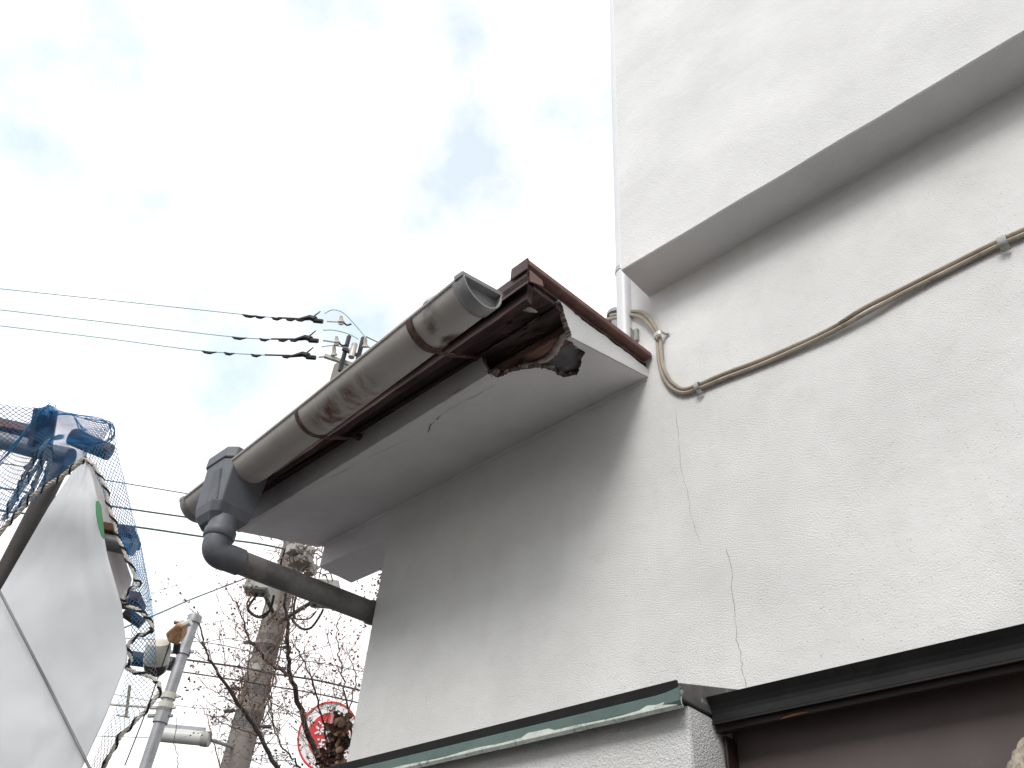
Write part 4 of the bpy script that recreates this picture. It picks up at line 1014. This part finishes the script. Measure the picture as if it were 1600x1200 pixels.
# ================================================================== SCAFFOLD
sc = empty('scaffold', (at(60, 900, 2.2).x, at(60, 900, 2.2).y, 0), 'dark scaffold tubes under the blue net', 'scaffold')
def tube_px(pts, r, m, name='scaffold_tube', parent=sc, n=18):
    return G().tube([at(x, y, k) for x, y, k in pts], r, n).build(name, m, parent, smooth=True)
pu = at(46, 822, 2.6); put = at(118, 676, 2.6); G().tube([Vector((pu.x, pu.y, 0)), pu, Vector((pu.x, pu.y, put.z))], .029, 18).build('scaffold_upright', 'scaff_dark', sc, smooth=True)
tube_px([(-400, 600, 2.42), (-80, 668, 2.35), (0, 688, 2.32), (62, 704, 2.3), (110, 714, 2.28)], .0243, 'scaff')
tube_px([(-400, 566, 2.8), (-60, 650, 2.6), (60, 676, 2.55)], .020, 'scaff_dark')
tube_px([(72, 640, 2.2), (62, 700, 2.2)], .030, 'scaff_dark', 'clamp', n=8)
tube_px([(112, 682, 2.72), (150, 698, 2.72), (172, 707, 2.72)], .028, 'scaff_dark')
tube_px([(140, 842, 2.45), (210, 856, 2.45)], .0243, 'scaff')
tube_px([(195, 956, 2.6), (222, 975, 2.6)], .018, 'scaff_dark', 'clamp', n=8)
def plank(pts, th, w_, label):
    a, b = at(*pts[0]), at(*pts[1]); up = Vector((0, 0, 1)); d = (b-a).normalized(); s_ = d.cross(up).normalized()
    g = G(); g.hexa([a-s_*w_-up*th, b-s_*w_-up*th, b+s_*w_-up*th, a+s_*w_-up*th, a-s_*w_+up*th, b-s_*w_+up*th, b+s_*w_+up*th, a+s_*w_+up*th])
    tag(g.build('scaffold_plank', 'plank', None, bevel=.002), label, 'plank', 'scaffold planks')
plank(((120, 824, 2.5), (214, 843, 2.5)), .012, .05, 'upper brown plank end behind the net')
plank(((160, 930, 2.65), (222, 942, 2.65)), .013, .05, 'lower brown plank end behind the net')
plank(((-40, 664, 2.5), (60, 684, 2.5)), .010, .04, 'brown plank under the top of the net')
# white sheet
def surf(rows, nu, nv, dep, name, m, parent, amp=.0, seed=0, th=.0008):
    """rows: list of lists of pixel points; dep(u,v) distance"""
    R = [spline([Vector((x, y, 0)) for x, y in r], 8) for r in rows]; vv = []; ff = []
    def row_at(v_):
        f_ = v_*(len(R)-1); i = min(int(f_), len(R)-2); return i, f_-i
    for j in range(nv+1):
        i, t = row_at(j/nv)
        for k in range(nu+1):
            a = R[i]; b = R[i+1]; u = k/nu; ia = u*(len(a)-1); ib = u*(len(b)-1)
            pa = a[int(ia)].lerp(a[min(int(ia)+1, len(a)-1)], ia-int(ia)); pb2 = b[int(ib)].lerp(b[min(int(ib)+1, len(b)-1)], ib-int(ib)); q = pa.lerp(pb2, t)
            kk = dep(u, j/nv)+amp*mnoise.noise(Vector((u*3.1, j/nv*4.3, seed)))+amp*.35*mnoise.noise(Vector((u*9, j/nv*13, seed+4)))
            vv.append(at(q.x, q.y, kk))
    return vv, nu, nv
def sheet_obj(vn, name, m, parent, th=.001):
    vv, nu, nv = vn; ff = []
    for j in range(nv):
        for k in range(nu): ff.append((j*(nu+1)+k, j*(nu+1)+k+1, (j+1)*(nu+1)+k+1, (j+1)*(nu+1)+k))
    o = mobj(name, vv, ff, m, parent, smooth=True); s_ = o.modifiers.new('t', 'SOLIDIFY'); s_.thickness = th; return o
sh = empty('cover_sheet', at(80, 1150, 2.2), 'smooth white cover sheet hung below the blue net', 'sheet')
rows = [[(128, 716), (135, 714), (139, 722)], [(78, 790), (112, 780), (152, 778)], [(20, 890), (90, 880), (168, 868)], [(-30, 975), (80, 965), (190, 945)], [(-60, 1060), (70, 1050), (200, 1030)], [(-80, 1150), (60, 1140), (165, 1120)], [(-90, 1250), (20, 1250), (110, 1240)]]
sheet_obj(surf(rows, 40, 70, lambda u, v_: 2.55-.713*v_-.05*u-.02*math.sin(3*u+1)+.0035*max(0, math.sin(22*u-5*v_))**3*v_+.003*max(0, math.sin(17*v_+9*u))**4, 's', 'sheet', sh, .010, 2), 'front_sheet', 'sheet', sh)
rows = [[(130, 716), (140, 716), (146, 726)], [(120, 780), (145, 775), (168, 770)], [(140, 840), (160, 835), (178, 820)], [(160, 905), (185, 900), (206, 905)], [(160, 940), (185, 938), (200, 935)]]
sheet_obj(surf(rows, 16, 40, lambda u, v_: 2.66-.25*v_, 's', 'sheet2', sh, .015, 5), 'inner_sheet', 'sheet2', sh)
vv = []; ff = []
for i, (x, y, w_) in enumerate(((152, 783, 2), (154, 790, 4.5), (155, 803, 5), (157, 818, 4.5), (159, 828, 3.5), (161, 838, 2.5), (162, 842, .6))):
    vv += [at(x-w_, y, 2.37-.001*(y-783)), at(x+w_, y, 2.37-.001*(y-783))]
for i in range(6): ff.append((2*i, 2*i+1, 2*i+3, 2*i+2))
o = mobj('green_tape', vv, ff, 'tape', sh); s_ = o.modifiers.new('t', 'SOLIDIFY'); s_.thickness = .001
tag(G().tube([at(-60, 820, 2.32), at(0, 925, 2.19), at(70, 1060, 2.01), at(140, 1200, 1.82), at(190, 1300, 1.69)], .0032, 8).build('thin_cable', 'scaff', None, smooth=True), 'thin grey cable hanging across the white cover sheet', 'cable')

# ---- blue net
net = empty('safety_net', at(90, 700, 2.15), 'blue safety net with rope edge draped over the scaffold', 'net')
def netting(rows, cu, cv, dep, amp, seed, r=.00095, name='netting', m='net'):
    vv, nu, nv = surf(rows, cu, cv, dep, 'n', m, net, amp, seed); g = G()
    def I(k, j): return vv[j*(nu+1)+k]
    def edge(a, b):
        s_ = r*(.8+.4*random.random()); g.tube([a, b], s_, 3, cap=False)
    for j in range(nv):
        for k in range(nu+1):
            if (k+j) % 2: continue
            if k < nu: edge(I(k, j), I(k+1, j+1))
            if k > 0: edge(I(k, j), I(k-1, j+1))
    o = g.build(name, m, net); tag(o, kind='stuff'); return o
d1 = lambda u, v_: 2.0+.18*u+.05*math.sin(5*u+2*v_)
netting([[(-20, 628), (20, 634), (70, 637), (80, 634), (110, 648), (150, 655), (176, 664)], [(-20, 690), (20, 690), (60, 672), (85, 665), (110, 672), (140, 682), (158, 690)], [(-20, 760), (15, 750), (50, 722), (78, 705), (100, 698), (120, 696), (140, 702)], [(-20, 850), (10, 815), (45, 790), (75, 762), (98, 742), (115, 726), (133, 716)]], 60, 50, d1, .05, 1)
netting([[(132, 668), (150, 668), (178, 664)], [(140, 722), (160, 722), (186, 715)], [(160, 765), (178, 765), (198, 760)], [(174, 810), (190, 808), (207, 800)], [(192, 850), (205, 848), (219, 845)], [(210, 900), (218, 895), (229, 895)], [(200, 935), (220, 930), (238, 950)]], 18, 74, lambda u, v_: 2.62-.32*v_, .03, 3)
netting([[(196, 936), (218, 930), (238, 950)], [(205, 965), (225, 965), (241, 975)], [(205, 1005), (225, 1000), (243, 1000)], [(202, 1040), (222, 1040), (244, 1038)]], 13, 28, lambda u, v_: 2.30-.13*v_, .03, 6)
netting([[(200, 1042), (222, 1048), (244, 1040)], [(192, 1075), (220, 1078), (250, 1078)], [(178, 1112), (205, 1112), (232, 1108)], [(160, 1150), (178, 1150), (196, 1146)], [(140, 1205), (152, 1205), (162, 1200)]], 14, 32, lambda u, v_: 2.17-.22*v_, .03, 9, r=.0006, m='scaff')
def rope(pts, k, r, name='edge_rope', m='rope', lash=.4):
    P3 = spline([at(x, y, k if not callable(k) else k(i/(len(pts)-1))) for i, (x, y) in enumerate(pts)], 14)
    # dense resample
    D = [];
    for i in range(len(P3)-1):
        n_ = max(1, int((P3[i+1]-P3[i]).length/.0022))
        for q in range(n_): D.append(P3[i].lerp(P3[i+1], q/n_))
    g = G()
    for ph in range(3):
        st = []
        for i, p in enumerate(D):
            d = (D[min(i+1, len(D)-1)]-D[max(i-1, 0)]).normalized(); a = d.orthogonal().normalized(); b = d.cross(a); t = i*.42+ph*2.094
            st.append(p+(a*math.cos(t)+b*math.sin(t))*r*.55)
        g.tube(st, r*.58, 5)
    g.build(name, m, net, smooth=True)
    g = G(); st = []
    for i, p in enumerate(D):
        d = (D[min(i+1, len(D)-1)]-D[max(i-1, 0)]).normalized(); a = d.orthogonal().normalized(); b = d.cross(a); t = -i*.30
        st.append(p+(a*math.cos(t)+b*math.sin(t))*r*1.15)
    g.tube(st, r*lash, 5); g.build('lashing', 'rope_black', net, smooth=True)
rope([(-15, 852), (12, 818), (30, 800), (45, 780), (60, 768), (78, 756), (92, 748), (105, 738), (118, 728), (133, 716)], 2.02, .0055)
rope([(133, 716), (148, 728), (156, 745), (164, 758), (168, 775), (169, 790), (175, 805), (180, 822), (183, 838), (190, 852), (196, 866), (204, 884), (213, 905), (216, 914), (200, 924), (192, 936), (198, 946), (215, 952), (226, 962), (236, 975), (237, 986), (220, 992), (203, 1003), (201, 1018), (205, 1032), (197, 1043), (212, 1050), (236, 1058), (248, 1068), (249, 1080), (238, 1098), (222, 1116), (205, 1134), (188, 1150), (176, 1172), (160, 1205)], lambda t: 2.50-.55*t, .0044, m='rope', lash=.75)
# gathered rope bundles inside the net
for pts in ([(10, 800), (30, 760), (55, 715), (75, 690), (100, 682)], [(5, 812), (40, 755), (70, 712), (78, 700), (76, 730), (66, 760)], [(22, 800), (50, 765), (62, 735), (70, 712), (75, 698), (62, 705), (40, 735)]):
    rope(pts, 2.12, .0050, 'bundled_rope')
# folds of net caught along the top
for pts, k in (([(-20, 745), (20, 700), (45, 668), (65, 640), (80, 634)], 1.99), ([(82, 634), (86, 645), (110, 648), (150, 655), (174, 662), (178, 676), (168, 690), (150, 692), (140, 688)], 2.16), ([(133, 706), (140, 690), (128, 668), (118, 655)], 2.15)):
    g = G(); rr = random.Random(2)
    for q in range(6):
        g.tube(spline([at(x+rr.gauss(0, 2.2), y+rr.gauss(0, 2.2), k+rr.gauss(0, .01)) for x, y in pts], 5), .0011, 4)
    g.build('gathered_net', 'net', net, smooth=True)
